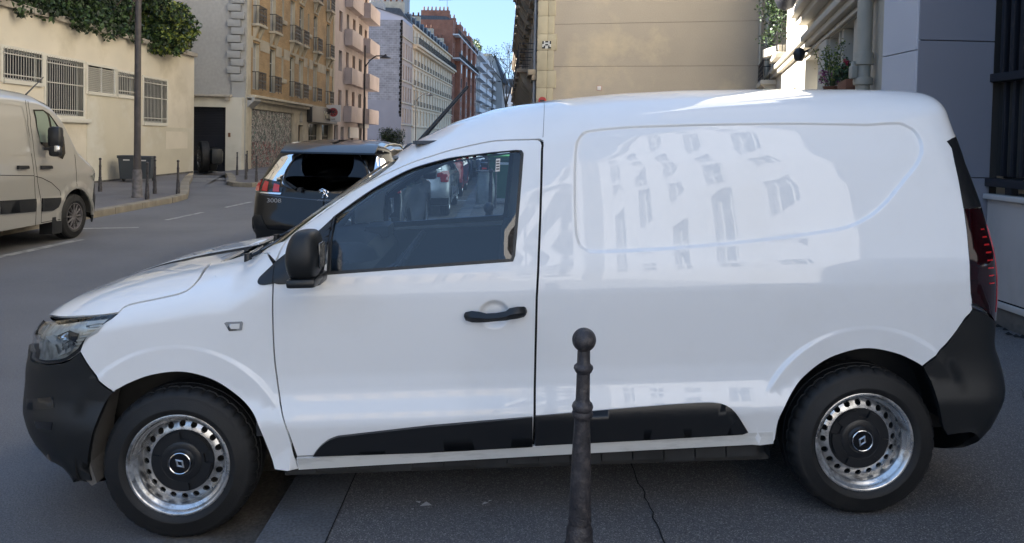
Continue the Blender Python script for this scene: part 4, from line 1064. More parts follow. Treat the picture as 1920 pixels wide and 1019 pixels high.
def build_suv(label, xr, ya, paint='black_paint', group=None, badge=True):
    HW = suv.HW
    root = thing('parked_suv' if badge else 'parked_car', label, 'car', (xr-2*HW, ya, 0), R(-90), group)
    panel('body', suv, car_outline(suv, .30, ((0,.36),(2.675,.36)), .385), paint, root, grid=.06, bstep=.04, flange=.02, side='both')
    for w_ in (((.95,.95),(1.05,.94),(1.85,.98),(1.87,1.35),(1.45,1.40)), ((1.93,.98),(2.62,1.0),(2.55,1.33),(1.95,1.36))): 
        panel('side_window', suv, suv.uv(*np.array(w_).T), 'black_glass', root, grid=.1, bstep=.05, flange=0, off=.004, side='both')
    panel('quarter_window', suv, suv.uv(*np.array([(2.70,1.02),(3.02,1.08),(2.86,1.28),(2.66,1.31)]).T), 'black_glass', root, grid=.1, bstep=.05, flange=0, off=.004, side='both')
    # tailgate glass, spoiler, lamps
    gl = endface(suv, [(.92,1.40),(.60,1.40),(.36,1.375),(.27,1.30),(.165,1.12),(.15,1.075),(.25,1.055),(.92,1.035)]); gl[0,0] += .0; gl[-1,0] += 0
    # tailgate skin: a real step under the spoiler
    V = []; n = 22
    def rearpt(y, z, off=0):
        u, v = endface(suv, [(y, z)])[0]; return suv.S(u, v)+suv.N(u, v)*off
    def rear_patch(name, pts, m, off, parent, grid=.05, fl=.006, side='both', curve=False):
        if side == 'both' and name not in SPAN:
            a = rear_patch(name, pts, m, off, parent, grid, fl, 'near'); rear_patch(name, pts, m, off, parent, grid, fl, 'far'); return a
        vv, ff, lp = cdt(np.array(pts), (), grid, .03); P = np.array([rearpt(min(p[0], HW-1e-3), p[1], off) for p in vv])
        if curve:
            for i, p in enumerate(vv):
                if True:
                    a1, a2 = rearpt(.3*HW, p[1])[0], rearpt(.58*HW, p[1])[0]; c_ = .16; P[i] = (a2+c_*(.42*HW)**2-c_*(HW-p[0])**2+.030, p[0], p[1])
        V, F = [], []
        for far in ((False,) if side == 'near' else (True,) if side == 'far' else (False, True)):
            n0 = len(V); Q = P.copy()
            if far: Q[:, 1] = 2*HW-Q[:, 1]
            V += Q.tolist(); L = lp[0]; m0 = len(V); V += [(Q[i][0]-fl*2, Q[i][1], Q[i][2]) for i in L]; k = len(L)
            F += [tuple(n0+i for i in (f if far else f[::-1])) for f in ff]+[(n0+L[i], n0+L[(i+1) % k], m0+(i+1) % k, m0+i) for i in range(k)]
        return mk(name, V, F, m, parent, smooth=50)
    rear_patch('rear_window', [(.919,1.415),(.60,1.415),(.36,1.395),(.27,1.36),(.13,1.14),(.105,1.11),(.115,1.085),(.32,1.060),(.919,1.03)], 'black_glass', .006, root, .06)
    tl_ = rear_patch('tail_light', [(.02,1.04),(.025,1.09),(.11,1.10),(.30,1.07),(.39,1.055),(.41,1.0),(.39,.94),(.05,.93),(.02,.95)], 'gloss_black', .008, root, .03)
    for q_ in ([(.03,.95),(.035,1.075),(.098,1.082),(.098,.95)], [(.135,.955),(.145,1.065),(.205,1.055),(.215,.95)], [(.285,.95),(.285,1.04),(.36,1.025),(.37,.95)]):
        rear_patch('lamp_claw', q_, 'bright_red_lens', .015, tl_, .03)
    rear_patch('lamp_trim', [(.11,.925),(.13,.94),(.40,.94),(.385,.918)], 'chrome', .014, tl_, .03)
    sp = MB(); sp.prism([(3.02,1.545),(3.12,1.52),(3.30,1.445),(3.315,1.425),(3.24,1.425),(3.02,1.50)], .34, 2*HW-.34); sp.build('spoiler', paint, root, 30, normalfix=True)
    for y in (.30, 2*HW-.30):
        q = MB(); pts = [(x, y, z) for x, z in ((.95,1.42),(1.05,1.48),(1.4,1.53),(2.0,1.55),(2.6,1.54),(2.85,1.51),(2.95,1.45))]; q.tube(pts, .013, 8); q.build('roof_rail', 'bar_metal', root, 50)
    q = MB(); b0 = rearpt(.86, 1.10, .03); b1 = rearpt(.42, 1.115, .03); q.cyl(b0, b1, .022, .012, 8); q.cyl(rearpt(.90,1.085,.0), rearpt(.90,1.085,.085), .035, .03, 12); q.build('rear_wiper', 'smooth_black_plastic', root, 40)
    rear_patch('tailgate_crease', [(.12,.905),(.14,.915),(.918,.865),(.918,.855)], 'dark_blue_paint', .010, root, .06)
    lower = rear_patch('lower_bumper', [(.02,.36),(.012,.62),(.06,.66),(.15,.66),(.25,.50),(.919,.46),(.919,.32)], 'black_plastic', .012, root, .07)
    ribbon('body_seam', suv, endface(suv, [(.115,1.09),(.105,.9),(.09,.70),(.10,.66)]), .004, 'dark_void', root, off=.0015, side='both')
    ribbon('body_seam', suv, [(1.92,.40),(1.92,.95),(1.90,1.36)], .004, 'dark_void', root, off=.0015, side='both')
    ribbon('arch_cladding', suv, [(2.675+.405*math.cos(t), .36+.405*math.sin(t)) for t in np.linspace(math.pi+.1, -.1, 24)], .035, 'black_plastic', root, off=.006, side='both')
    ribbon('arch_cladding', suv, [(.405*math.cos(t), .36+.405*math.sin(t)) for t in np.linspace(math.pi+.1, -.1, 24)], .035, 'black_plastic', root, off=.006, side='both')
    ribbon('window_chrome', suv, [(.95,.945),(1.9,.965),(2.62,.985),(3.02,1.06)], .006, 'chrome', root, off=.006, side='both')
    for s_ in (0, 1):
        y = -.10 if not s_ else 2*HW+.10
        q = MB(); q.bbox(.78, .93, y-.11, y+.11, 1.0, 1.17, .05); q.build('door_mirror', paint, root, 50)
    if badge:
        # rampant lion, built from a few strokes, and the model number
        Lx = rearpt(.915, .955, .02)[0]
        L = [(a*.8, b*.8, c*.8, d*.8) for a, b, c, d in [(0,.05,.018,.066),(.018,.066,.034,.058),(.034,.058,.030,.046),(.0,.048,-.02,.02),(-.02,.02,-.03,-.02),(.008,.045,.004,.01),(.004,.01,-.012,-.02),(.018,.036,.046,.040),(.046,.040,.056,.050),(.012,.028,.042,.018),(.042,.018,.052,.008),(-.03,-.02,-.052,-.055),(-.052,-.055,-.036,-.064),(-.012,-.02,.014,-.032),(.014,-.032,.006,-.064),(.006,-.064,.024,-.066),(-.03,-.01,-.058,.008),(-.058,.008,-.048,.034),(-.004,.05,-.026,.044),(-.012,.036,-.034,.030)]]
        q = MB()
        for a, b_, c, d in L: q.cyl((Lx, HW-a*1.15, .952+b_), (Lx, HW-c*1.15, .952+d), .0075, .0055, 6)
        q.build('lion_badge', 'chrome', root, 40)
        yb = .27; X3 = rearpt(.30, .82, .012)[0]
        text_mesh('model_lettering', '3008', .072, 'dull_chrome', root, Matrix(((0,0,1,X3+.006),(1,0,0,.31),(0,1,0,.845),(0,0,0,1))), .003, 1.25)
        text_mesh('maker_lettering', 'PEUGEOT', .030, 'chrome', root, Matrix(((0,0,1,Lx),(1,0,0,HW),(0,1,0,.862),(0,0,0,1))), .002, 1.15)
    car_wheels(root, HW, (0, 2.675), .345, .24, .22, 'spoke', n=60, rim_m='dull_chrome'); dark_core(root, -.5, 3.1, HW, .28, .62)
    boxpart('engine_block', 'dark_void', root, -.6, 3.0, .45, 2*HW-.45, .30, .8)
    return root
suv_o = build_suv('black SUV with claw-shaped red tail lights and roof rails, parked just beyond the white van', -1.25, 8.95+3.50)
# ---- silver hatchback further on, then darker cars
hatch = Shell(.86, [(-.85,.5),(-.8,.7),(-.75,.82),(-.4,.92),(.2,1.02),(.4,1.07),(.95,1.38),(1.3,1.47),(1.8,1.49),(2.5,1.45),(2.8,1.40),(2.95,1.25),(3.1,1.04),(3.2,.96),(3.4,.9)],
              [(-.3,.1),(.2,.06),(.3,.03),(.5,.005),(.75,.0),(.9,.01),(1.0,.04),(1.15,.10),(1.3,.17),(1.5,.25)],
              [(0,.2),(.3,.04),(.5,0),(.8,.05),(1.2,.1)], [(0,2.78),(.25,2.82),(.45,2.92),(.6,2.93),(.75,2.88),(.9,2.85),(1.1,2.70),(1.3,2.6),(1.5,2.5)], -.25, .6, 2.2, .30, 2.4,
              [(-.9,.18),(.3,.16),(1.,.16),(3.3,.18)], [(-.9,3.2),(.5,4.),(1.5,4.),(3.3,4.)], arches=((0,.31),(2.5,.31)), archr=(.42,.37), flare=0.)
def build_hatch(label, xr, ya, paint, group=None):
    HW = hatch.HW; root = thing('parked_car', label, 'car', (xr-2*HW, ya, 0), R(-90), group)
    panel('body', hatch, car_outline(hatch, .25, ((0,.31),(2.5,.31)), .34), paint, root, grid=.08, bstep=.05, flange=.02, side='both')
    for w_ in (((.95,.93),(1.75,.95),(1.75,1.30),(1.40,1.32)), ((1.82,.95),(2.5,.98),(2.35,1.25),(1.82,1.29))):
        panel('side_window', hatch, hatch.uv(*np.array(w_).T), 'black_glass', root, grid=.15, bstep=.06, flange=0, off=.004, side='both')
    def rp(y, z, off):
        u, v = endface(hatch, [(min(y, HW-1e-3), z)])[0]; return hatch.S(u, v)+hatch.N(u, v)*off
    def patch(name, pts, m, off, parent=root):
        vv, ff, lp = cdt(np.array(pts), (), .07, .04); P = np.array([rp(p[0], p[1], off) for p in vv]); Q = P.copy(); Q[:, 1] = 2*HW-Q[:, 1]; n = len(P)
        return mk(name, P.tolist()+Q.tolist(), [tuple(f[::-1]) for f in ff]+[tuple(f+n) for f in ff], m, parent, smooth=50)
    patch('rear_window', [(.859,1.34),(.42,1.31),(.28,1.10),(.30,1.04),(.859,1.02)], 'black_glass', .006)
    patch('tail_light', [(.02,.90),(.05,.97),(.25,.95),(.40,.90),(.36,.86),(.20,.84),(.18,.74),(.04,.74)], 'red_lens', .012)
    patch('lower_bumper', [(.04,.26),(.03,.42),(.859,.42),(.859,.26)], 'black_plastic', .010)
    patch('number_plate', [(.62,.52),(.62,.62),(.859,.62),(.859,.52)], 'sign_white', .016)
    car_wheels(root, HW, (0, 2.5), .30, .20, .19, 'cover', n=48); dark_core(root, -.4, 2.9, HW, .25, .8)
    return root
build_hatch('silver hatchback seen through the white van\'s door window', -1.10, 15.1+3.2, 'silver_paint')
build_hatch('dark red car half hidden behind the silver hatchback', -1.12, 20.4+3.2, 'red_paint')
build_suv('dark car parked along the kerb behind the dark red car', -1.2, 25.6+3.5, 'dark_blue_paint', badge=False)
build_hatch('grey car farthest along the near kerb', -1.15, 31.2+3.2, 'grey_paint')

# ---- grey van on the left
gv = Shell(1.0, [(-1.0,.55),(-.95,.85),(-.88,1.0),(-.75,1.09),(-.5,1.20),(-.25,1.33),(-.05,1.46),(.1,1.68),(.25,1.92),(.42,2.10),(.7,2.19),(1.2,2.22),(3.,2.24),(4.4,2.22),(4.8,2.18)],
           [(-.3,.1),(.2,.05),(.32,.02),(.45,.01),(.62,.0),(.66,.012),(.8,.008),(1.0,.0),(1.2,.01),(1.5,.035),(1.8,.075),(2.0,.13),(2.2,.2)],
           [(0,.2),(.3,.03),(.5,0),(.7,.02),(1.,.06),(1.3,.06)], [(0,4.3),(.5,4.36),(1.2,4.36),(1.8,4.34),(2.2,4.25)], -.35, .62, 2.3, .15, 3.2,
           [(-.9,.22),(-.1,.2),(.3,.22),(.8,.2),(4.5,.2)], [(-.9,3.),(-.2,5.),(.4,4.5),(1.,4.5),(4.8,5.)], arches=((0,.36),(3.2,.36)), archr=(.50,.45), flare=.0)
GO, GX, GY, GZ_ = car_frame(-6.48, 11.32, 1.0)
HG = lambda *p: hit(gv, p, GO, GX, GY, GZ_)
gvo = thing('panel_van', 'grey-beige panel van with black side mouldings, parked by the opposite kerb at the left edge', 'van', (-8.48, 11.32, 0), R(-90))
panel('body', gv, car_outline(gv, .32, ((0,.36),(3.2,.36)), .40), 'grey_paint', gvo, grid=.06, bstep=.04, flange=.02, side='both')
FS = dict(side='far')
gw = panel('door_window', gv, HG((61,206),(80,206),(92,214),(108,236),(119,257),(122,288),(117,299),(95,287),(76,270),(68,240)), 'black_glass', gvo, grid=.08, bstep=.05, flange=0, off=.006, **FS)
panel('pane', gv, HG((64,209),(80,209),(87,216),(97,268),(75,267),(69,240)), 'van_pane', gw, grid=.08, bstep=.05, flange=0, off=.009, **FS)
panel('pane', gv, HG((91,217),(104,236),(110,250),(112,266),(101,268)), 'van_pane', gw, grid=.08, bstep=.05, flange=0, off=.009, **FS)
for ln in (((52,190),(57,235),(64,290),(70,340),(76,372),(77,418)), ((47,188),(52,235),(59,290),(64,330),(66,372),(66,424)), ((140,290),(143,330),(144,352),(138,375),(130,408),(77,418)), ((0,329),(64,330)), ((66,331),(78,334),(96,343),(112,358),(115,371))):
    ribbon('body_seam', gv, HG(*ln), .0045, 'dark_void', gvo, off=.002, **FS)
st_ = HG((0,194),(30,197),(42,201),(50,240),(57,275),(58,287),(52,290),(0,289)); ribbon('side_pressing', gv, st_, .010, 'grey_paint', gvo, off=.006, **FS)
panel('side_moulding', gv, HG((0,377),(66,373),(66,397),(0,402)), 'black_plastic', gvo, grid=.1, bstep=.06, flange=.02, off=.018, **FS)
panel('side_moulding', gv, HG((78,372),(113,371),(112,380),(108,389),(98,395),(78,397)), 'black_plastic', gvo, grid=.1, bstep=.06, flange=.02, off=.018, **FS)
for px in (31, 75):
    hd = panel('door_handle', gv, HG((px,311),(px+18,311),(px+20,313),(px+20,317),(px,318)), 'smooth_black_plastic', gvo, grid=.1, bstep=.04, flange=.03, off=.035, **FS)
ribbon('arch_edge', gv, [(.425*math.cos(t), .36+.425*math.sin(t)) for t in np.linspace(math.pi+.1, -.1, 24)], .012, 'grey_paint', gvo, off=.008, side='both')
panel('front_bumper', gv, np.vstack([[(gv.XS-.9,.30),(gv.XS-.9,.78)], [(-.80,.80),(-.50,.80),(-.42,.62)], [(.43*math.cos(t), .36+.43*math.sin(t)) for t in np.linspace(2.75, 3.5, 8)]]), 'black_plastic', gvo, grid=.06, bstep=.04, flange=.02, off=.006, side='both')
panel('headlight', gv, HG((166,306),(170,312),(174,322),(178,338),(174,341),(170,330)), 'clear_lens', gvo, grid=.05, bstep=.04, flange=0, off=.006, side='both')
panel('headlight_housing', gv, HG((166,306),(170,312),(174,322),(178,338),(174,341),(170,330)), 'lamp_reflector', gvo, grid=.05, bstep=.04, flange=0, off=.002, side='both')
wsl = [(x, float(gv.za(x))+.35) for x in np.linspace(.50,-.02,10)]+[(x, float(gv.za(x))+.999) for x in np.linspace(-.12,.40,10)]
panel('windscreen', gv, wsl, 'black_glass', gvo, grid=.1, bstep=.06, flange=0, off=.004, side='both')
q = MB(); q.bbox(.68,.82, 2.03,2.21, 1.40,1.70,.06); q.bbox(.70,.80, 2.04,2.20, 1.27,1.42,.05); q.box(.71,.79,1.93,2.06,1.36,1.40); q.build('door_mirror', 'smooth_black_plastic', gvo, 50)
q = MB(); q.bbox(.79,.828, 2.14,2.215, 1.34,1.43,.02); q.build('mirror_indicator', 'chrome', gvo, 40)
q = MB(); q.bbox(.12,.27, -.24,-.04, 1.42,1.78,.06); q.build('door_mirror', 'smooth_black_plastic', gvo, 50)
q = MB(); q.cyl((.75,1.7,2.14),(.35,1.7,2.42),.012,.006,6); q.build('aerial', 'smooth_black_plastic', gvo)
q = MB(); q.box(.36,.60,1.80,1.985,.14,.42); q.build('mud_flap', 'black_plastic', gvo)
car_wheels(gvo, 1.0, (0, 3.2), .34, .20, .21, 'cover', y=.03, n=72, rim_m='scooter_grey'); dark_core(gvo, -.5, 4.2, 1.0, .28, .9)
# ---- the black wheel against the garage door
bw = thing('spare_wheel', 'large black wheel with grey rim standing against the dark garage door', 'wheel', (-12.55, 30.6, .0), R(-58))
wheel(bw, (0, 0, .66), .66, .42, .34, 'cover', n=60)
q = MB(); q.bbox(-.62,.10,.05,.75,.05,.95,.20); q.bbox(-.1,.95,.30,.80,.35,1.05,.2); q.build('black_cover', 'black_plastic', bw, 50)

# ================================================================ LEFT: THE BEIGE WALL
WX0, WY0, WL = -12.1, -12., 41.      # facing +x; local x runs away along the street
bwall = thing('beige_wall_building', 'low cream rendered wall with barred windows and a stone coping, left of the side street', 'building', (WX0, WY0, 0), R(90))
yy = lambda y: y-WY0
ops = [(yy(12.2), yy(14.2), 2.1, 3.6), (yy(15.8), yy(17.8), 2.86, 3.6), (yy(18.0), yy(19.5), 2.86, 3.6), (yy(19.68), yy(21.4), 2.05, 3.58), (yy(21.62), yy(23.15), 2.80, 3.55), (yy(23.3), yy(24.45), 2.80, 3.50), (yy(24.95), yy(26.65), 1.97, 3.46)]
b = MB(); wall_grid(b, WL, 4.58, ops, reveal=.16); shell_box(b, WL, 6., 4.58); b.build('wall', 'beige_render', bwall)
# the lower, paler repainted band and its plaster panel edges
def band(q):
    q.box(yy(-10), yy(21.5), -.018, .0, .12, 1.86); 
part('lower_band', 'beige_render', bwall, band)
part('plinth_band', 'lower_render', bwall, lambda q: q.box(yy(21.6), yy(28.95), -.012, .0, .105, 2.02-.2))
part('plinth_band', 'lower_render', bwall, lambda q: q.box(yy(21.6), yy(24.9), -.010, .0, 1.822, 2.72))
part('dirt_line', 'concrete_dirty', bwall, lambda q: q.box(yy(-10), yy(28.9), -.026, -.012, .10, .16))
part('sill_ledge', 'white_render', bwall, lambda q: q.bbox(yy(14), yy(21.7), -.10, .0, 1.86, 1.98, .02), 30)
part('stain_patch', 'beige_render', bwall, lambda q: q.box(yy(26.6), yy(28.4), -.016, -.0125, 1.05, 1.68))
cp = MB(); cp.bbox(0, .99, -.14, .32, 4.58, 4.74, .02); c0 = cp.build('coping_stone', 'coping_stone', bwall, 30); c0.location = (yy(4), 0, 0)
for i in range(1, 25): share(c0, loc=(yy(4)+i, random.uniform(-.008,.008), random.uniform(-.006,.006)))
for i, o_ in enumerate(ops):
    a, c, d, e = o_[:4]
    part('window_surround', 'white_render', bwall, lambda q: (q.box(a-.09, a, -.02, .16, d-.08, e+.08), q.box(c, c+.09, -.02, .16, d-.08, e+.08), q.box(a, c, -.02, .16, e, e+.08), q.box(a, c, -.05, .16, d-.10, d)))
    if i == 4:
        f = part('louvre_vent', 'window_white', bwall, lambda q: (q.box(a, a+.05, .0, .08, d, e), q.box(c-.05, c, .0, .08, d, e), q.box((a+c)/2-.03, (a+c)/2+.03, .0, .08, d, e)))
        for k in range(13):
            z = d+.03+k*(e-d-.05)/13; q = MB(); q.add([(a+.05,.0,z),(c-.05,.0,z),(c-.05,.06,z+.045),(a+.05,.06,z+.045)], [(0,1,2,3)]); q.add([(a+.05,.0,z-.012),(c-.05,.0,z-.012),(c-.05,.0,z),(a+.05,.0,z)], [(0,1,2,3)]); q.build('slat', 'bar_metal', f)
        part('vent_back', 'dark_void', bwall, lambda q: q.box(a, c, .10, .12, d, e))
        continue
    f = window(bwall, a, c, d, e, .15, 'plain', 'window_white'); 
    part('curtain', 'curtain', bwall, lambda q: q.box(a+.05, a+(c-a)*(.62 if i % 2 else .9), .19, .2, d+.05, e-.05)) if i != 2 else None
    n = int((c-a)/.105); bm_ = MB(); bm_.cyl((0, -.02, d-.03), (0, -.02, e+.03), .011, .011, 6); br = bm_.build('window_bar', 'bar_metal', bwall, 60); br.location = (a+.04, 0, 0)
    for k in range(1, n+1): share(br, loc=(a+.04+k*(c-a-.08)/n, 0, 0))
    for z in ((d+.12, e-.12) if e-d < 1 else (d+.15, (d+e)/2+.1, e-.15)): part('bar_rail', 'bar_metal', bwall, lambda q: q.box(a-.02, c+.02, -.035, -.005, z-.015, z+.015))
# hedge growing over the coping
g = np.random.default_rng(4)
def hedge_obj():
    root = thing('hedge', 'dense ivy and shrubs spilling over the coping of the cream wall', 'hedge')
    cs = []
    for y in np.arange(13.5, 27.9, .26):
        hgt = 1.5+.5*math.sin(y*1.3)+g.uniform(-.2, .3)+(0.5 if y > 24 else 0)
        if y > 27.3: hgt *= .6
        for _ in range(4): cs.append(clump(g, (WX0-.35+g.uniform(-.5,.35), y+g.uniform(-.15,.15), 4.75+g.uniform(.05, hgt)), .42, 90))
        if g.uniform() < .75 or y > 26: cs.append(clump(g, (WX0+.22, y, 4.72+g.uniform(-.22,.3)), .24, 60))
    for _ in range(26): cs.append(clump(g, (WX0+.35+g.uniform(-.3,.25), g.uniform(25.3,27.6), g.uniform(4.6,6.0)), .42, 130))
    cs = np.vstack(cs); b = MB(); leaves(b, cs[cs[:, 1] < 25.5], .15, 2, seed=1); b.build('dark_foliage', ['leaf_dark', 'leaf_green'], root)
    b = MB(); leaves(b, cs[cs[:, 1] >= 25.2], .17, 3, seed=2); b.build('sun_tinted_foliage', ['leaf_green', 'leaf_yellow', 'leaf_dark'], root)  # yellow leaves put sunlight into the colour at this end
    b = MB(); 
    for y in np.arange(13.7, 28.4, .8): b.tube([(WX0-.4, y, 4.4), (WX0-.3+g.uniform(-.3,.3), y+g.uniform(-.3,.3), 5.2), (WX0+g.uniform(-.4,.4), y+g.uniform(-.4,.4), 6.0)], .035, 5)
    b.build('stems', 'bark', root)
    part('planter_soil', 'concrete_dirty', root, lambda q: q.box(WX0-2.2, WX0-.34, 12, 28.9, 4.585, 4.70))
hedge_obj()
# ---- garage between the wall and the brick block
gar = thing('garage_entrance', 'white rendered garage entrance with black roller door at the end of the side street', 'building', (-13.65, 31.78, 0), 0)
b = MB(); wall_grid(b, 2.43, 3.2, [(.12, 1.74, 0, 2.77)], reveal=.30); shell_box(b, 2.43, .38, 3.2); b.build('wall', 'white_render', gar)
part('ledge', 'coping_stone', gar, lambda q: (q.bbox(-.1, 2.0, -.22, .1, 3.2, 3.3, .02), q.box(1.78, 1.92, -.18, .0, 3.05, 3.2)), 30)
gd = part('roller_door', 'garage_door', gar, lambda q: q.box(.12, 1.74, .27, .29, 0, 2.77))
for k in range(17): part('door_slat', 'garage_door', gd, lambda q: q.bbox(.13, 1.73, .235, .265, 1.55+k*.071, 1.607+k*.071, .008))
for k in range(3): part('door_panel', 'garage_door', gd, lambda q: q.bbox(.13, 1.73, .24, .266, .02+k*.51, .52+k*.51, .01))
part('intercom', 'brown_shutter', gar, lambda q: q.bbox(1.86, 1.96, -.04, .0, 1.5, 1.68, .01))
# ---- yellow brick apartment block
BY0, BX = 32.2, -11.2
br_ = thing('brick_apartment_block', 'ochre brick apartment block with pale stone bands and small iron balconies above a graffitied shutter', 'building', (BX, BY0, 0), R(90))
BL, BH, BZ = 16.3, 24., 3.35
cols = [1.25, 3.6, 6.9, 8.6, 11.6, 14.7]        # balcony windows
slits = [5.2, 10.05]
def col_w(i): return 1.0
fl = [3.60+2.92*k for k in range(7)]
ops = []
for z in fl:
    for c in cols: ops.append((c-.42, c+.42, z+.05, z+2.12))
    for c in slits: ops.append((c-.16, c+.16, z+.85, z+2.0))
b = MB(); wall_grid(b, BL, BH-BZ, ops, z0=BZ, reveal=.22, m=0, mr=1)
b.add([(0,0,0),(0,14,0),(0,14,BH),(0,0,BH)], [(0,1,2,3)], 2); b.add([(BL,0,0),(BL,14,0),(BL,14,BH),(BL,0,BH)], [(0,1,2,3)], 2); b.add([(0,14,0),(BL,14,0),(BL,14,BH),(0,14,BH)], [(0,1,2,3)], 2); b.add([(0,0,BH),(BL,0,BH),(BL,14,BH),(0,14,BH)], [(0,1,2,3)], 3)
b.build('wall', ['yellow_brick', 'pale_stone', 'grey_gable_render', 'zinc'], br_)
gops = [(.75, 7.3, .0, 2.78), (8.2, 9.2, 0, 2.2), (10.3, 12.9, .0, 2.35), (13.5, 15.8, .0, 2.35)]
b = MB(); wall_grid(b, BL, BZ, gops, reveal=.25); b.build('ground_floor_wall', 'pale_stone', br_)
part('corner_pilaster', 'pale_stone', br_, lambda q: (q.box(-.02, .42, -.06, .0, 0, BH), q.box(BL-.35, BL+.02, -.06, .0, 0, BH)))
# toothed end of the gable
gb = MB(); gb.bbox(-.16, .0, .06, .62, 0, .30, .02); t0 = gb.build('quoin_block', 'grey_stone_trim', br_, 30); t0.location = (0, 0, 3.9)
for i in range(1, 60): share(t0, loc=(0, .16*(i % 2), 3.9+i*.335))
part('gable_pilaster', 'grey_stone_trim', br_, lambda q: q.box(-.10, .0, .0, .58, 0, 3.9))
part('cornice', 'pale_stone', br_, lambda q: (q.bbox(0, 9.5, -.42, .0, BZ-.12, BZ, .03), q.bbox(0, 9.5, -.28, .0, BZ-.26, BZ-.12, .03), q.bbox(9.5, BL, -.14, .0, BZ-.08, BZ+.06, .02)), 30)
part('corner_bracket', 'grey_stone_trim', br_, lambda q: q.prism([(0,2.75),(-.36,3.1),(-.36,3.25),(0,3.25)], .0, .9, axis='x'))
# stone bands between floors, each block its own piece
pw = [(.42, .76), (1.76, 3.1), (4.1, 5.0), (5.4, 6.4), (7.42, 8.1), (9.1, 9.85), (10.25, 11.1), (12.1, 14.2), (15.2, BL-.35)]
for k, z in enumerate(fl[:5]):
    if k % 2 == 1: continue
    zb = z+1.85
    for a, c in pw: part('stone_band', 'pale_stone', br_, lambda q: q.bbox(a, c, -.025, .0, zb, zb+.52, .01))
for k, z in enumerate(fl[:5]):
    for c in cols:
        window(br_, c-.42, c+.42, z+.05, z+2.12, .14, 'sash', 'window_white', 'curtain' if (k+int(c)) % 3 else 'window_glass')
        part('balcony_slab', 'pale_stone', br_, lambda q: q.bbox(c-.60, c+.60, -.34, .0, z-.10, z+.02, .02), 30) if k else None
        if k:
            part('console', 'pale_stone', br_, lambda q: q.prism([(-.26,z-.10),(.0,z-.10),(.0,z-.62),(-.07,z-.60)], c-.44, c-.28, axis='x')); part('console', 'pale_stone', br_, lambda q: q.prism([(-.26,z-.10),(.0,z-.10),(.0,z-.62),(-.07,z-.60)], c+.28, c+.44, axis='x'))
            part('lintel_stone', 'pale_stone', br_, lambda q: q.bbox(c-.5, c+.5, -.06, .0, z-.70, z-.58, .015)) 
        railing(br_, c-.50, c+.50, z+.02, .80, .30)
    for c in slits:
        window(br_, c-.16, c+.16, z+.85, z+2.0, .12, 'plain', 'brown_shutter')
        part('slit_sill', 'pale_stone', br_, lambda q: q.bbox(c-.26, c+.26, -.16, .0, z+.62, z+.84, .03), 30)
# graffitied shutter: built leaves with painted strokes
def graffiti():
    m = bpy.data.materials.new('graffiti_shutter'); m.use_nodes = True; nt = m.node_tree; L = nt.links; p = nt.nodes['Principled BSDF']; p.inputs['Roughness'].default_value = .6
    tc = _n(nt, 'ShaderNodeTexCoord'); mp = _n(nt, 'ShaderNodeMapping'); mp.inputs['Scale'].default_value = (1.7, 1, .9); L.new(tc.outputs['Object'], mp.inputs[0])
    col = (.40,.35,.33,1); cur = None
    for i, (sc, thr, wd, c, dist) in enumerate(((1.3,.5,.060,(.02,.02,.02),2.5),(1.9,.5,.045,(.45,.44,.42),3.),(.9,.5,.030,(.03,.03,.04),4.),(1.5,.54,.028,(.32,.03,.03),3.),(2.2,.5,.022,(.10,.20,.16),2.),(2.6,.5,.030,(.02,.02,.02),2.))):
        nz = _n(nt, 'ShaderNodeTexNoise'); nz.inputs['Scale'].default_value = sc; nz.inputs['Detail'].default_value = 1.5; nz.inputs['Distortion'].default_value = dist
        m2 = _n(nt, 'ShaderNodeMapping'); m2.inputs['Location'].default_value = (i*7.3, 0, i*3.1); L.new(mp.outputs[0], m2.inputs[0]); L.new(m2.outputs[0], nz.inputs['Vector'])
        a = _n(nt, 'ShaderNodeMath', operation='SUBTRACT'); L.new(nz.outputs['Fac'], a.inputs[0]); a.inputs[1].default_value = thr
        ab_ = _n(nt, 'ShaderNodeMath', operation='ABSOLUTE'); L.new(a.outputs[0], ab_.inputs[0])
        lt = _n(nt, 'ShaderNodeMath', operation='LESS_THAN'); L.new(ab_.outputs[0], lt.inputs[0]); lt.inputs[1].default_value = wd
        fac = lt.outputs[0]
        if i == 3:                                  # red only low down
            s = _n(nt, 'ShaderNodeSeparateXYZ'); L.new(tc.outputs['Object'], s.inputs[0]); l2 = _n(nt, 'ShaderNodeMath', operation='LESS_THAN'); L.new(s.outputs[2], l2.inputs[0]); l2.inputs[1].default_value = 1.3
            mu = _n(nt, 'ShaderNodeMath', operation='MULTIPLY'); L.new(fac, mu.inputs[0]); L.new(l2.outputs[0], mu.inputs[1]); fac = mu.outputs[0]
        mx = _n(nt, 'ShaderNodeMix', data_type='RGBA'); L.new(fac, mx.inputs['Factor']); mx.inputs['B'].default_value = tuple(c)+(1,)
        if cur is None: mx.inputs['A'].default_value = col
        else: L.new(cur, mx.inputs['A'])
        cur = mx.outputs['Result']
    L.new(cur, p.inputs['Base Color']); MATS['graffiti_shutter'] = m
graffiti()
sh_ = part('graffiti_shutter', 'joint_dark', br_, lambda q: q.box(.76, 7.29, .17, .19, 0, 2.77))
for k in range(6): part('shutter_leaf', 'graffiti_shutter', sh_, lambda q: q.bbox(.77+k*1.085, .77+k*1.085+1.07, .10, .165, .02, 2.76, .01))
window(br_, 8.2, 9.2, 0, 2.2, .2, 'plain', 'brown_shutter', 'shop_black')
part('niche', 'grey_stone_trim', br_, lambda q: q.prism([(8.45,2.35),(8.95,2.35),(8.95,2.7),(8.7,2.95),(8.45,2.7)], -.03, .0))
sg = part('shop_fascia', 'shop_black', br_, lambda q: q.bbox(9.9, 16.2, -.32, .0, 2.40, 3.32, .02), 30)
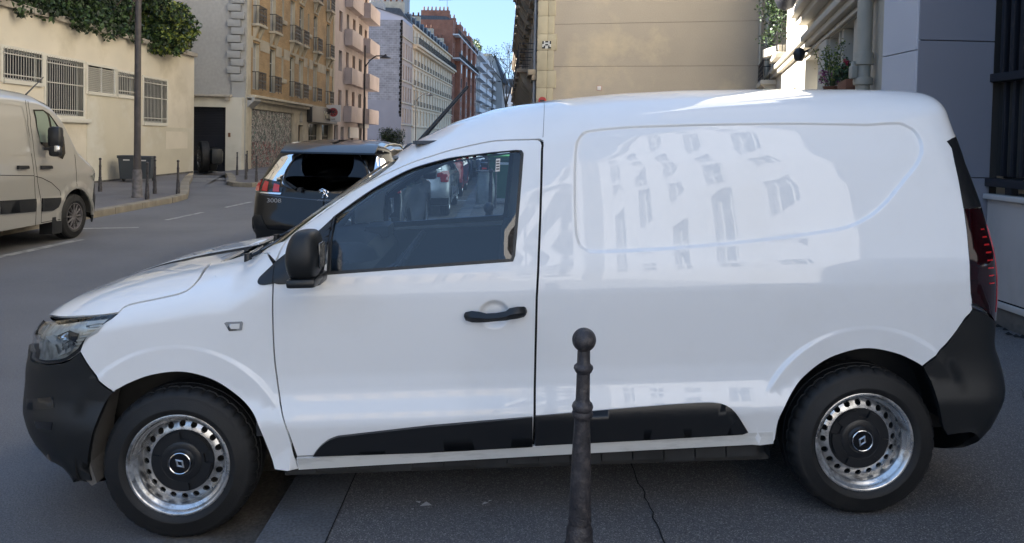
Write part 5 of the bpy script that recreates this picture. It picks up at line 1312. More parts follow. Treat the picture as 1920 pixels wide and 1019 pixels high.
text_mesh('shop_lettering', 'Mimi', .62, 'sign_cream', br_, Matrix(((1,0,0,13.4),(0,0,-1,-.335),(0,1,0,2.86),(0,0,0,1))), .01, 1.3)
for a, c in ((10.3, 12.9), (13.5, 15.8)): window(br_, a, c, 0, 2.35, .2, 'sash', 'shop_black', 'window_glass')
ns = thing('hanging_sign', 'white square hanging sign with a round red emblem beside the black shopfront', 'sign', (-10.45, 46.5, 2.55), 0)
part('sign_box', 'sign_white', ns, lambda q: q.bbox(-.7, .2, -.06, .06, -.02, 1.02, .03), 30)
def emb(q):
    q.lathe([(.0, -.075), (.28, -.075), (.28, -.06)], 24, 'y', (-.25, 0, .56), 0)
part('round_emblem', 'sign_dark', ns, emb)
part('emblem_ring', 'sign_red', ns, lambda q: (q.lathe([(.20, -.082), (.27, -.082)], 24, 'y', (-.25, 0, .56)), [q.cyl((-.25+.1*math.cos(a), -.084, .56+.1*math.sin(a)), (-.25+.17*math.cos(a+.7), -.084, .56+.17*math.sin(a+.7)), .03, .03, 6) for a in np.linspace(0, 5.2, 6)]))
text_mesh('sign_lettering', 'café', .16, 'sign_dark', ns, Matrix(((1,0,0,-.25),(0,0,-1,-.075),(0,1,0,.13),(0,0,0,1))), .005)
# ---- pinkish concrete block with boxed balconies
pk = thing('balcony_apartment_block', 'pinkish concrete apartment block with solid boxed balconies and brown shutters', 'building', (BX-.15, 48.55, 0), R(90))
PL, PH = 13., 27.; flp = [2.7*k+2.85 for k in range(8)]
ops = [(1.0, 2.2, 0, 2.4), (3.0, 4.0, .9, 2.3), (6.3, 7.3, 0, 2.3), (9.5, 10.6, 0, 2.3)]
for z in flp: ops += [(.25, .75, z+.5, z+2.0), (2.1, 3.1, z+.55, z+1.95), (4.4, 5.3, z+.1, z+2.1), (6.6, 7.6, z+.1, z+2.1), (9.0, 10.2, z+.1, z+2.1), (11.2, 12.2, z+.3, z+2.)]
b = MB(); wall_grid(b, PL, PH, ops, reveal=.25); shell_box(b, PL, 13, PH); b.build('wall', 'pink_concrete', pk)
for k, z in enumerate(flp[:7]):
    for i, (a, c, h0, h1, st) in enumerate(((.25,.75,.5,2.,'plain'),(2.1,3.1,.55,1.95,'shutter'),(4.4,5.3,.1,2.1,'shutter'),(6.6,7.6,.1,2.1,'shutter'),(9.,10.2,.1,2.1,'plain'),(11.2,12.2,.3,2.,'shutter'))):
        if (k*5+i*3) % 4 == 0: st = 'plain'
        window(pk, a, c, z+h0, z+h1, .16, st, 'brown_shutter' if st == 'shutter' else 'window_white')
    for a, c, dd in ((3.9, 7.9, .55), (8.6, 12.9, .95)):
        part('balcony', 'pink_concrete', pk, lambda q: (q.bbox(a, c, -dd, -dd+.12, z-.22, z+.92, .02), q.box(a, a+.12, -dd+.12, 0, z-.22, z+.92), q.box(c-.12, c, -dd+.12, 0, z-.22, z+.92), q.box(a+.12, c-.12, -dd+.12, 0, z-.20, z-.02)), 30)
for a, c, h0, h1 in ((1.,2.2,0,2.4),(3.,4.,.9,2.3),(6.3,7.3,0,2.3),(9.5,10.6,0,2.3)): window(pk, a, c, h0, h1, .16, 'plain', 'window_white')
part('shop_sign', 'sign_white', pk, lambda q: q.bbox(5.4, 8.6, -.14, .0, 1.5, 2.3, .02)); part('shop_sign', 'sign_white', pk, lambda q: q.bbox(9.2, 11.2, -.45, -.05, 2.3, 2.62, .02))

# ================================================================ FAR STREET, LEFT ROW
DA = math.atan(.068/.998)              # the street bends slightly to the right
fx, fy = -13.9, 100.
def along(t, out=0.): return (fx+.068*t+out*.998, fy+.998*t-out*.068)
def block(name, label, t0, t1, H, depth, wall, floors, wins, wst='sash', fm='window_white', pm='window_glass', base_z=0., roof='zinc', cat='building', rail=None, bays=None, ground=None):
    x, y = along(t0); o = thing(name, label, cat, (x, y, 0), R(90)-DA)
    W = t1-t0; ops = [(c-w/2, c+w/2, z+a, z+e) for z in floors for c, w, a, e in wins]
    b = MB(); wall_grid(b, W, H, ops, reveal=.25); shell_box(b, W, depth, H, roof=1); b.build('wall', [wall, roof], o)
    for k, z in enumerate(floors):
        for i, (c, w, a, e) in enumerate(wins):
            window(o, c-w/2, c+w/2, z+a, z+e, .18, wst, fm, pm if (k*7+i*3) % 3 else 'curtain')
    return o
# blue-grey gable and the narrow pinkish house front beside it
gblk = block('pink_stone_house', 'narrow pinkish stone house front beside the blue-grey rubble gable', 0, 7.2, 17.3, 14, 'pink_stone', [3.4+2.95*k for k in range(4)], [(1.0,.9,.2,2.2),(2.8,.9,.2,2.2),(4.5,.9,.2,2.2),(6.2,.9,.2,2.2)], 'sash')
for z in [3.4+2.95*k for k in range(5)]: part('string_course', 'pale_stone', gblk, lambda q: q.bbox(0, 7.2, -.18, 0, z-.12, z+.05, .03))
part('gable_render', 'grey_blue_render', gblk, lambda q: q.box(-.05, -.001, .02, 14, 0, 6.6))
part('gable_rubble', 'grey_rubble', gblk, lambda q: q.box(-.05, -.001, .02, 14, 6.6, 17.35))
part('toothed_edge', 'dark_void', gblk, lambda q: [q.box(-.12, -.05, -.01, .26+.1*(i % 2), 4.4+i*.42, 4.4+i*.42+.38) for i in range(31)])
part('attic_gable', 'pale_blue_render', gblk, lambda q: q.prism([(.05,17.36),(14,17.36),(14,18.6),(4.6,19.2),(.05,17.8)][::-1], -.05, 6.9, axis='x'))
part('roof', 'slate_roof', gblk, lambda q: q.prism([(.0,17.90),(4.6,19.34),(9.,18.98),(9.,18.84),(4.6,19.2),(.06,17.8)], -.2, 7.1, axis='x'))
part('chimney', 'grey_gable_render', gblk, lambda q: (q.box(1.2, 2.6, 3.0, 5.2, 17.8, 19.9), [q.cyl((1.5, 3.2+i*.4, 19.9), (1.5, 3.2+i*.4, 20.4), .13, .11, 8) for i in range(5)]))
# taller grey wall behind it
bb = thing('grey_back_building', 'tall blank grey-green wall rising behind the blue-grey gable', 'building', (-26, 118, 0), 0)
b = MB(); b.box(0, 9.6, 0, 8, 0, 27.5); b.build('wall', 'grey_gable_render', bb)
# cream block with long balcony and dormers
FL = [3.3+2.95*k for k in range(4)]
cw_ = [(1.6+i*2.72, 1.0, .15, 2.2) for i in range(15)]
cr = block('cream_stone_block', 'long cream stone block with a continuous iron balcony and slate dormer roof', 7.3, 48, 15.0, 13, 'cream_stone', FL, cw_)
for z in FL: part('string_course', 'cream_stone', cr, lambda q: q.bbox(0, 40.7, -.22, 0, z-.16, z+.02, .03))
for z in (FL[1], FL[2], FL[3]):
    for c, w, a, e in cw_: railing(cr, c-.6, c+.6, z+.05, .75, .14, dec=False, pitch=.2)
for c, w, a, e in cw_:
    for z in FL: part('window_head', 'cream_stone', cr, lambda q: q.bbox(c-.72, c+.72, -.16, 0, z+2.28, z+2.46, .03))
part('cornice', 'cream_stone', cr, lambda q: (q.bbox(-.1, 40.8, -.95, 0, 14.75, 15.1, .05), q.bbox(-.1, 40.8, -.6, 0, 14.45, 14.75, .05)), 30)
railing(cr, 0, 40.7, 15.1, 1.0, .85, dec=False, pitch=.16, name='long_balcony_railing')
b = MB(); wall_grid(b, 40.7, 2.75, [(c-.45, c+.45, 15.25, 17.3) for c, *_ in cw_], z0=15.1, y=.25, reveal=.3); b.add([(0,.25,15.1),(0,13,15.1),(0,13,17.85),(0,.25,17.85)], [(3,2,1,0)]); b.build('attic_wall', 'cream_stone', cr)
for c, *_ in cw_: window(cr, c-.45, c+.45, 15.25, 17.3, .4, 'sash')
part('upper_cornice', 'cream_stone', cr, lambda q: q.bbox(-.1, 40.8, -.12, .3, 17.7, 17.95, .04))
part('slate_roof', 'slate_roof', cr, lambda q: q.prism([(.25,17.9),(2.0,20.2),(12,20.7),(12,17.9)], 0, 40.7, axis='x'))
for i in range(12):
    c = 2.+i*3.4; part('dormer', 'slate_roof', cr, lambda q: (q.box(c-.6, c+.6, .75, 2.3, 18.1, 19.2), q.lathe([(.0, 0), (.61, 0), (.61, 1.5)], 12, 'y', (c, .72, 19.2)), q.box(c-.36, c+.36, .70, .76, 18.3, 19.2)))
for c in (1.2, 14, 27, 39.5):
    ch = part('chimney_stack', 'pale_stone', cr, lambda q: q.box(c-.5, c+.5, 1.6, 8.5, 18, 21.3))
    for i in range(8): part('chimney_pot', 'terracotta', ch, lambda q: q.cyl((c, 1.9+i*.85, 21.3), (c, 1.9+i*.85, 22.), .17, .14, 8))
# red brick block
FR = [3.2+2.9*k for k in range(7)]
rw = [(1.8+i*2.9, 1.1, .2, 2.1) for i in range(13)]
rd = block('red_brick_block', 'tall red brick apartment block with stepped chimneys, beyond the cream block', 48.2, 86, 25.2, 13, 'red_brick', FR, rw)
for t, dd, hh in ((6, 1.1, 24.9), (15, 1.1, 23), (24, 1.1, 24.9), (33, 1.1, 23.5)):
    part('brick_bay', 'red_brick', rd, lambda q: q.box(t-1.9, t+1.9, -dd, 0, 3.2, hh))
    for z in FR[:6]: part('bay_window', 'window_glass', rd, lambda q: (q.box(t-.6, t+.6, -dd-.03, -dd-.001, z+.3, z+2.1)))
for z, dd in ((FR[5]+.1, 1.5), (FR[6]+1.9, 1.2)):
    part('balcony_slab', 'white_facade', rd, lambda q: q.bbox(0, 38, -dd, 0, z-.35, z-.05, .05)); railing(rd, 0, 37.8, z-.05, 1., dd-.1, dec=False, pitch=.2, name='long_balcony_railing')
part('slate_roof', 'slate_roof', rd, lambda q: q.prism([(.1,25.2),(1.4,25.9),(11,26.1),(11,25.2)], 0, 37.8, axis='x'))
for t in (.8, 10, 20, 29, 37):
    ch = part('brick_chimney', 'red_brick', rd, lambda q: q.box(t-.6, t+.6, .8, 6.5, 25, 27.1))
    for i in range(7): part('chimney_pot', 'terracotta', ch, lambda q: q.cyl((t, 1.2+i*.8, 27.1), (t, 1.2+i*.8, 27.9), .17, .13, 8))
ant = thing('roof_aerial', 'thin television aerial on the red brick roof', 'aerial', (*along(60, -3), 26.0), 0)
part('mast', 'iron_railing', ant, lambda q: (q.cyl((0,0,0), (0,0,5.4), .05, .04, 6), q.cyl((-1.8,0,5.2), (1.2,0,5.4), .04, .04, 6), [q.cyl((-1.6+i*.45,-.6,5.25), (-1.6+i*.45,.6,5.25), .02, .02, 5) for i in range(6)]))
# white modern block with balconies
FW = [3+2.85*k for k in range(8)]
ww = [(2.2+i*4.2, 2.4, .1, 2.2) for i in range(20)]
wt = block('white_modern_block', 'white modern apartment block with rows of balconies, farthest left of the street', 86.3, 172, 25.4, 13, 'white_facade', FW, ww, 'sash', 'white_facade')
for z in FW[1:]:
    for t in (2., 23, 44, 65):
        part('balcony', 'white_facade', wt, lambda q: (q.box(t, t+17, -1.5, 0, z-.2, z), q.box(t, t+17, -1.5, -1.42, z, z+.9)))
g = np.random.default_rng(9)
rp_ = thing('roof_shrubs', 'green roof garden shrubs on top of the white modern block', 'shrub', (*along(90, 0), 25.4), 0)
b = MB(); leaves(b, np.vstack([clump(g, (g.uniform(-1.8,.4), i*4.2, g.uniform(.3,1.4)), 1.2, 120) for i in range(12)]), .5, 2, seed=5); b.build('foliage', ['leaf_green', 'leaf_yellow'], rp_)
fb = thing('far_grey_building', 'pale grey gable with sloping mansard end closing the left row', 'building', (*along(140, 0), 0), R(-4))
part('wall', 'grey_gable_render', fb, lambda q: q.prism([(-9,0),(3.5,0),(3.5,20),(.6,28.3),(-9,28.3)], 0, 12)); part('mansard', 'slate_roof', fb, lambda q: q.prism([(3.5,20.05),(5.4,19.2),(.9,28.9),(.65,28.35)], -.1, 14)); part('chimney', 'pale_stone', fb, lambda q: q.box(-3.2, -.2, 1, 3, 28.3, 29.3))
fc = thing('far_corner_building', 'pale blue-white far building with slate mansard at the end of the street', 'building', (-6.0, 300, 0), R(-6))
part('wall', 'white_facade', fc, lambda q: q.box(0, 40, 0, 14, 0, 20)); part('mansard', 'slate_roof', fc, lambda q: q.prism([(0,20.05),(40,20.05),(38,26),(2,26)], .2, 13))
for k in range(6):
    for i in range(10): part('window', 'window_glass', fc, lambda q: q.box(1+i*2.6, 2.2+i*2.6, -.05, .0, 2.+k*3, 4.+k*3))

# ================================================================ RIGHT: HAUSSMANN CORNER AND RENDERED GABLE
HX, HY = 1.13, 26.
hs = thing('haussmann_block', 'shaded stone corner building with balconies and a broad beige rendered gable behind the white van', 'building', (HX, 96, 0), R(-90))
HL = 70.; HH = 24.
FH = [.6, 4.15, 7.5, 10.8, 14.1, 17.4]
hw = [(HL-2.3-i*2.9, 1.15, .3, 2.55) for i in range(22)]
ops = [(c-w/2, c+w/2, z+a, z+e) for z in FH[:4] for c, w, a, e in hw]
b = MB(); wall_grid(b, HL, HH, ops, reveal=.35); b.build('wall', 'haussmann_stone', hs)
b = MB(); b.box(HX-HX+.001, .2, .1, 14, 0, HH)
for z in FH[:4]:
    for i, (c, w, a, e) in enumerate(hw[:10]):
        window(hs, c-w/2, c+w/2, z+a, z+e, .3, 'sash', 'window_white')
# rusticated courses, each stone its own piece near the corner
rs = MB(); rs.bbox(0, .78, -.05, .0, .02, .40, .02); r0_ = rs.build('facade_stone', 'haussmann_stone', hs, 30); r0_.location = (HL-.82, 0, .5)
for k in range(0, 22):
    for i in range(2):
        if k == 0 and i == 0: continue
        share(r0_, loc=(HL-.82-.02*(k % 2)-(0 if i == 0 else 3.1), random.uniform(-.01,.012), .5+k*.43))
for z in FH[1:4]:
    part('cornice', 'haussmann_stone', hs, lambda q: (q.bbox(0, HL-.05, -.34, 0, z-.22, z-.02, .03), q.bbox(0, HL-.05, -.20, 0, z-.40, z-.22, .03)), 30)
for c, w, a, e in hw[:8]:
    for z in FH[1:4]:
        part('console', 'haussmann_stone', hs, lambda q: q.prism([(-.62,z-.02),(0,z-.02),(0,z-.9),(-.12,z-.85),(-.5,z-.35)], c-.78, c-.60, axis='x')); part('console', 'haussmann_stone', hs, lambda q: q.prism([(-.62,z-.02),(0,z-.02),(0,z-.9),(-.12,z-.85),(-.5,z-.35)], c+.60, c+.78, axis='x'))
        part('balcony_slab', 'haussmann_stone', hs, lambda q: q.bbox(c-.95, c+.95, -.72, 0, z-.02, z+.12, .03), 30)
        railing(hs, c-.88, c+.88, z+.12, .95, .64)
        part('pediment', 'haussmann_stone', hs, lambda q: q.bbox(c-.85, c+.85, -.26, 0, z+2.62, z+2.85, .04), 30)
part('drainpipe', 'zinc', hs, lambda q: q.cyl((HL-.25, -.1, 0), (HL-.25, -.1, HH), .055, .055, 8), 50)
# gable: turned 15 degrees
GA = R(-15)
gbl = thing('rendered_gable', 'broad blank beige rendered gable wall with toothed stone quoins, right behind the white van roof', 'wall', (HX, HY, 0), GA)
seams = [0, 4.22, 5.68, 10.4, 15.2, HH]
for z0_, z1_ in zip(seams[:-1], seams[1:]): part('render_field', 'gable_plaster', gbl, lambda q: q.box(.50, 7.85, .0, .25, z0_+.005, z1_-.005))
part('wall_core', 'joint_dark', gbl, lambda q: q.box(.02, 7.86, .03, .24, 0, HH))
part('end_wall', 'haussmann_stone', gbl, lambda q: q.box(.02, 7.84, .25, 30, 0, HH-.02))
qs = []
z = .1; i = 0; gq = random.Random(5)
while z < HH-.5:
    h = gq.uniform(.50, .62) if i % 2 else gq.uniform(.62, .80); wq = (.56, .66)[i % 2] if gq.random() < .8 else .60
    part('quoin_stone', 'quoin_stone', gbl, lambda q: q.bbox(-.02, .34 , -.045, .10, z, z+h-.008, .010), 30)
    part('quoin_stone', 'quoin_stone', gbl, lambda q: q.bbox(.348, wq, -.040, .10, z, z+h-.008, .010), 30)
    z += h; i += 1
ti = thing('wall_mosaic', 'small square mosaic of black and white tiles on the quoin stones', 'mosaic', (HX+.16*math.cos(GA), HY+.16*math.sin(GA), 5.05), GA)
pat = ["#...#", ".#.#.", "..#..", ".#.#.", "#####"]
pat = ["#.##.#", "#....#", "..##..", ".#..#.", "##..##"]
for r_ in range(5):
    for c_ in range(6): part('tile', 'tile_black' if pat[r_][c_] == '#' else 'tile_white', ti, lambda q: q.bbox(c_*.052, c_*.052+.049, -.062, -.045, -r_*.052, -r_*.052+.049, .003))
rl = thing('round_red_sign', 'round red sign on the quoin stones, half hidden by the van roof', 'sign', (HX+.20*math.cos(GA), HY+.2*math.sin(GA)-.02, 3.02), GA)
part('disc', 'sign_red', rl, lambda q: q.lathe([(0,-.08),(.13,-.08),(.14,-.06),(.14,0)], 24, 'y')); part('bar', 'sign_dark', rl, lambda q: q.bbox(-.08,.08,-.09,-.081,-.02,.03,.004))
pq = thing('wall_plaque', 'tiny white plaque alone on the beige rendered gable', 'plaque', (HX+2.18*math.cos(GA), HY+2.18*math.sin(GA), 3.46), GA)
part('plate', 'sign_white', pq, lambda q: q.bbox(-.07,.07,-.02,.0,-.06,.08,.01), 30); part('rim', 'sign_red', pq, lambda q: q.box(-.078,.078,-.012,-.001,-.068,.088))

# ================================================================ RIGHT: STONE FACADE OF THE SIDE BUILDING
P1 = (8.62, 24.14); FA = math.atan2(-.966, -.259)      # direction from the far end towards the camera
sb = thing('stone_side_building', 'pale stone building front with moulded cornice and deep openings, right of the beige gable', 'building', (P1[0], P1[1], 0), FA)
SL = 16.9
so_ = [(8.8, 10.85, 0, 3.45), (11.87, 15.0, 2.38, 3.5)]
uo = [(.9,1.9,4.1,6.2), (3.7,4.9,4.1,6.2), (6.7,7.9,4.55,6.5), (10.,11.2,4.6,6.6), (13.,14.2,4.6,6.6)]; lo_ = [(3.2,4.3,.9,3.0), (6.3,7.3,.9,3.0)]
b = MB(); wall_grid(b, SL, 22, so_+uo+lo_, reveal=.55); shell_box(b, SL, 11, 22); b.build('wall', 'side_stone', sb)
part('cornice', 'side_stone', sb, lambda q: (q.bbox(.05, SL, -.20, .0, 3.74, 3.86, .03), q.bbox(.05, SL, -.12, .0, 3.63, 3.74, .02)), 30)
part('lower_moulding', 'side_stone', sb, lambda q: q.bbox(8.6, SL, -.06, .0, 3.51, 3.56, .02), 30)
part('upper_cornice', 'side_stone', sb, lambda q: (q.bbox(8.9, SL, -.34, .0, 4.32, 4.46, .03), q.bbox(8.9, SL, -.20, .0, 4.16, 4.32, .03)), 30)
for a, c, d, e in uo+lo_: window(sb, a, c, d, e, .45, 'sash')
part('porch_back', 'side_stone_dark', sb, lambda q: q.box(8.8, 10.85, .5, .52, 0, 3.45)); part('porch_gate', 'iron_railing', sb, lambda q: [q.box(9.6+i*.09, 9.63+i*.09, .44, .46, 0, 2.95) for i in range(13)])
part('opening_back', 'side_stone_dark', sb, lambda q: q.box(11.87, 15.0, .54, .56, 2.38, 3.5))
for x, w_ in ((12.5, .10), (12.78, .16), (13.75, .35)): part('pier', 'side_stone', sb, lambda q: q.bbox(x, x+w_, .04, .50, 2.38, 3.5, .01), 30)
for x in (10.95,): part('pilaster', 'side_stone', sb, lambda q: q.bbox(x, x+.85, -.05, .0, 0, 3.50, .02), 30)
bal = part('balcony_slab', 'side_stone', sb, lambda q: (q.bbox(.5, 2.6, -.45, 0, 3.42, 3.56, .03), q.prism([(-.4,3.42),(0,3.42),(0,3.0)], .65, .85, axis='x'), q.prism([(-.4,3.42),(0,3.42),(0,3.0)], 2.25, 2.45, axis='x')), 30)
railing(sb, .6, 2.5, 3.56, .6, .38)
part('window_box_sill', 'side_stone', sb, lambda q: q.bbox(3.4, 5.2, -.30, 0, 3.93, 4.07, .04), 30)
window_rail = railing(sb, 3.45, 5.15, 4.07, .5, .24, dec=False)
P = lambda s, o, z: (P1[0]-.259*s-.966*o, P1[1]-.966*s+.259*o, z)
pp = thing('downpipe', 'thick cream-painted cast iron downpipe with collars at the near end of the stone front', 'downpipe', P(15.45, .14, 0), 0)
part('pipe', 'downpipe_paint', pp, lambda q: (q.cyl((0,0,0), (0,0,2.78), .085, .085, 20), q.cyl((0,0,2.78), (0,0,12), .092, .092, 20)), 50)
for z in (2.47, 2.72, 2.78): part('collar', 'downpipe_paint', pp, lambda q: q.lathe([(.085,-.05),(.112,-.045),(.118,0),(.112,.045),(.085,.05)], 20, 'z', (0,0,z)), 50)
part('valve', 'downpipe_paint', pp, lambda q: (q.bbox(-.17,-.09,-.05,.04,2.50,2.66,.02), q.cyl((-.13,0,2.66),(-.13,0,2.72),.03,.02,8)), 50)
p2 = thing('downpipe', 'thin downpipe running up the edge where the beige gable meets the stone front', 'downpipe', P(.35, .12, 0), 0); part('pipe', 'downpipe_paint', p2, lambda q: (q.cyl((0,0,0),(0,0,16),.075,.075,12), q.cyl((-.22,.02,0),(-.22,.02,16),.04,.04,8)), 50)
for z in (3.6, 6.4): part('collar', 'downpipe_paint', p2, lambda q: q.lathe([(.075,-.04),(.095,0),(.075,.04)], 12, 'z', (0,0,z)), 50)
wl = thing('wall_lamp', 'round dark wall lamp fixed to the stone front below the cornice', 'lamp', P(9.6, .22, 3.50), FA)
part('body', 'dark_steel', wl, lambda q: (q.lathe([(0,-.16),(.07,-.15),(.11,-.06),(.12,.02),(.08,.10),(0,.13)], 16, 'z'), q.cyl((0,0,.0),(0,.22,.08),.025,.025,8)), 50)
w2 = thing('wall_lantern', 'dark iron lantern bracket at the top edge of the stone front', 'lamp', P(8.3, .38, 4.85), FA)
part('globe', 'dark_steel', w2, lambda q: q.lathe([(0,-.26),(.16,-.2),(.24,-.02),(.22,.12),(.1,.2),(0,.24)], 16, 'z'), 50); part('bracket', 'dark_steel', w2, lambda q: (q.tube([(0,0,.2),(.3,.1,.3),(.5,.3,.1),(.2,.38,-.3)], .02, 6), q.tube([(.5,.3,.1),(.2,.38,.4)], .02, 6)), 50)
# window plants
g = np.random.default_rng(12)
vb = thing('window_shrub', 'leafy pale green plant growing on the sunlit window ledge of the stone front', 'plant', P(4.3, .20, 4.07), 0)
b = MB(); leaves(b, np.vstack([clump(g, (g.uniform(-.25,.25), g.uniform(-.5,.5), .25+g.uniform(0,1.5)), .28, 60) for _ in range(26)]), .085, 2, seed=6); b.build('foliage', ['leaf_green', 'leaf_dark'], vb); part('trough', 'side_stone', vb, lambda q: q.bbox(-.16,.16,-.6,.6,.0,.22,.02))
fp = thing('geranium_box', 'terracotta flower trough with red geraniums above the van roof', 'plant', P(14.25, .10, 2.44), FA); fp.scale = (.8,.8,.8)
part('trough', 'terracotta', fp, lambda q: q.bbox(-.42,.42,-.11,.11,.0,.17,.02), 30)
b = MB(); leaves(b, np.vstack([clump(g, (g.uniform(-.4,.45), g.uniform(-.1,.1), .24+g.uniform(0,.14)), .12, 60) for _ in range(18)]), .055, 2, seed=7); b.build('leaves', ['leaf_green', 'leaf_dark'], fp)
def petals(name, m, cs): 
    b = MB(); leaves(b, np.vstack([clump(g, c, .035, 26) for c in cs]), .035, 1, seed=8); b.build(name, m, fp)
petals('red_petals', 'petal_red', [(.15,-.05,.48),(.28,-.08,.44),(.22,-.1,.50)]); petals('red_petals', 'petal_red', [(-.10,-.06,.42)])
tp = thing('purple_flowers', 'pot of tall feathery stems with purple flowers beside the geranium trough', 'plant', P(13.0, .12, 2.40), FA); tp.scale = (.9,.9,.85)
part('pot', 'terracotta', tp, lambda q: q.lathe([(0,0),(.10,0),(.14,.2),(.15,.2),(.15,.22),(0,.2)], 16, 'z'), 40)
b = MB(); cs = []
for i in range(16):
    a = g.uniform(0, 6.28); r_ = g.uniform(.15,.55); h = g.uniform(.45,1.05); p0 = (0,0,.18); p1 = (r_*.4*math.cos(a), r_*.3*math.sin(a), h*.6); p2_ = (r_*math.cos(a), r_*.6*math.sin(a), h); b.tube([p0,p1,p2_], .006, 4)
    for k in range(9): t = k/8; q_ = [p1[j]+(p2_[j]-p1[j])*t for j in range(3)]; cs.append(np.array(q_)+g.normal(size=(6,3))*.035)
b.build('stems', 'leaf_green', tp); b = MB(); leaves(b, np.vstack(cs), .05, 2, seed=9); b.build('leaves', ['leaf_green','leaf_yellow'], tp)
b = MB(); leaves(b, np.vstack([clump(g, (g.uniform(-.25,.25), g.uniform(-.15,.15), .25+g.uniform(0,.25)), .07, 40) for _ in range(9)]), .045, 3, seed=10); b.build('petals', ['petal_purple','petal_pink','petal_purple'], tp)

# ================================================================ RIGHT: GREY PANEL BUILDING, BARRED SCREEN, WHITE PLINTH
gp = thing('grey_panel_building', 'modern building clad in smooth grey panels at the right edge', 'building', (0, 0, 0), 0)
part('core', 'joint_dark', gp, lambda q: (q.prism([(3.60,6.44),(4.33,6.44),(4.33,7.2),(3.60,7.0)], 0, 23.9, axis='z'), q.prism([(4.33,.5),(12,.5),(12,7.2),(4.33,7.2)], 1.42, 23.9, axis='z')))
zs = [0.02, .72, 1.40, 2.585, 3.80, 5.0, 6.2, 7.4, 8.6, 9.8, 11, 12.2, 13.4, 14.6, 15.8, 17, 18.2, 19.4, 20.6, 21.8, 23.9]
zsl = [0.02, 1.30, 2.50, 3.80, 5.0, 6.2, 7.4, 8.6, 9.8, 11, 12.2, 13.4, 14.6, 15.8, 17, 18.2, 19.4, 20.6, 21.8, 23.9]
for a, c in zip(zs[:-1], zs[1:]): part('cladding_panel', 'grey_panel', gp, lambda q: q.bbox(3.575, 4.24, 6.40, 6.435, a+.004, c-.004, .003))
for a, c in zip(zsl[:-1], zsl[1:]): part('cladding_panel', 'light_panel', gp, lambda q: q.bbox(3.56, 3.595, 6.405, 6.98, a+.004, c-.004, .003))

scr = thing('barred_screen', 'dark steel bar screen with horizontal rails beside the grey panels', 'railing', (4.27, 6.36, 0), R(-90))
for k in range(49):
    x = .02+k*.118
    if k == 0: b = MB(); b.bbox(0, .045, -.02, .03, 2.30, 9.0, .004); u0_ = b.build('screen_bar', 'dark_steel', scr, 30); u0_.location = (x,0,0); b = MB(); b.bbox(0, .030, .02, .06, 1.42, 2.24, .004); l0_ = b.build('lower_bar', 'dark_steel', scr, 30); l0_.location = (x,0,0)
    else: share(u0_, loc=(x,0,0)); share(l0_, loc=(x,0,0))
part('rail', 'dark_steel', scr, lambda q: q.bbox(-.06, 5.8, -.06, .05, 2.235, 2.305, .006), 30); part('rail', 'dark_steel', scr, lambda q: q.bbox(-.06, 5.8, -.07, .05, 1.33, 1.40, .006), 30)
part('back_plate', 'smooth_black_plastic', scr, lambda q: q.box(.0, 5.8, .065, .08, 1.40, 2.24))
for k in range(3): part('foot', 'dark_steel', scr, lambda q: q.box(.15+k*1.8, .23+k*1.8, -.02, .04, 1.27, 1.335))
pl = thing('white_plinth_wall', 'low white rendered plinth wall under the barred screen, dirty concrete at its foot', 'wall', (0,0,0), 0)
part('render', 'plinth_white', pl, lambda q: q.box(4.225, 4.9, .5, 6.39, .36, 1.22)); part('cap', 'plinth_cap', pl, lambda q: q.bbox(4.185, 4.9, .5, 6.40, 1.22, 1.265, .008), 30)
part('drip_strip', 'plinth_cap', pl, lambda q: q.bbox(4.200, 4.9, .5, 6.40, .315, .365, .004), 30); part('foot', 'concrete_dirty', pl, lambda q: q.box(4.222, 4.9, .5, 6.39, 0, .316))
part('drip_gap', 'dark_void', pl, lambda q: q.box(4.2215, 4.3, .5, 6.3905, .365, .378))
g = random.Random(8)
def grime(q):
    for i in range(80):
        y = g.uniform(.6, 6.35); s = g.uniform(.01,.035); x = 4.222-abs(g.gauss(0,.03))-.01; q.add([(x-s, y-s*.6, pz(4.1)+.004), (x+s*.6, y-s, pz(4.1)+.006), (x+s*.3, y+s, pz(4.1)+.02), (x-s*.7, y+s*.8, pz(4.1)+.005)], [(0,1,2,3)])
o = part('debris', 'crack_dirt', None, grime); o['kind'] = 'stuff'

# ================================================================ BUILDINGS BEHIND THE CAMERA AND LEFT (they shade the street and show in the van's paint)
lb = thing('tall_shade_building', 'unseen tall beige house added behind the cream wall to shade the street', 'building', (-15.2, 1.5, 0), R(90))  # unseen block added to keep the sun off van and road
lo2 = [(2+i*3.1, 3.3+i*3.1, 4.4+3*k, 6.5+3*k) for i in range(6) for k in range(4)]
b = MB(); wall_grid(b, 21.2, 18, lo2, reveal=.25); shell_box(b, 21.2, 7, 18); b.build('wall', 'beige_apartment', lb)
for o_ in lo2: window(lb, *o_, .15, 'sash')
lk = thing('low_shade_building', 'plain lower house added behind the hedge to shade the road', 'building', (-15.4, 22.9, 0), R(90)); part('wall', 'beige_apartment', lk, lambda q: q.box(0, 8.9, 0, 12, 0, 9.6))  # added; its height shades the road but lets sun reach the stone front
wb = thing('white_balcony_building', 'sunlit white apartment building with balconies, mirrored in the side of the white van', 'building', (7.2, -7.6, 0), R(-96))
WBL, WBH = 44., 21.
wo = [(1.8+i*3.3, 3.2+i*3.3, 3.6+2.9*k, 5.5+2.9*k) for i in range(5) for k in range(6)]+[(22+i*3.6, 24.2+i*3.6, 3.3+2.9*k, 5.5+2.9*k) for i in range(6) for k in range(6)]
b = MB(); wall_grid(b, WBL, WBH, wo, reveal=.35); shell_box(b, WBL, 12, WBH); b.build('wall', 'sunlit_white', wb)
for o_ in wo: window(wb, *o_, .28, 'sash')
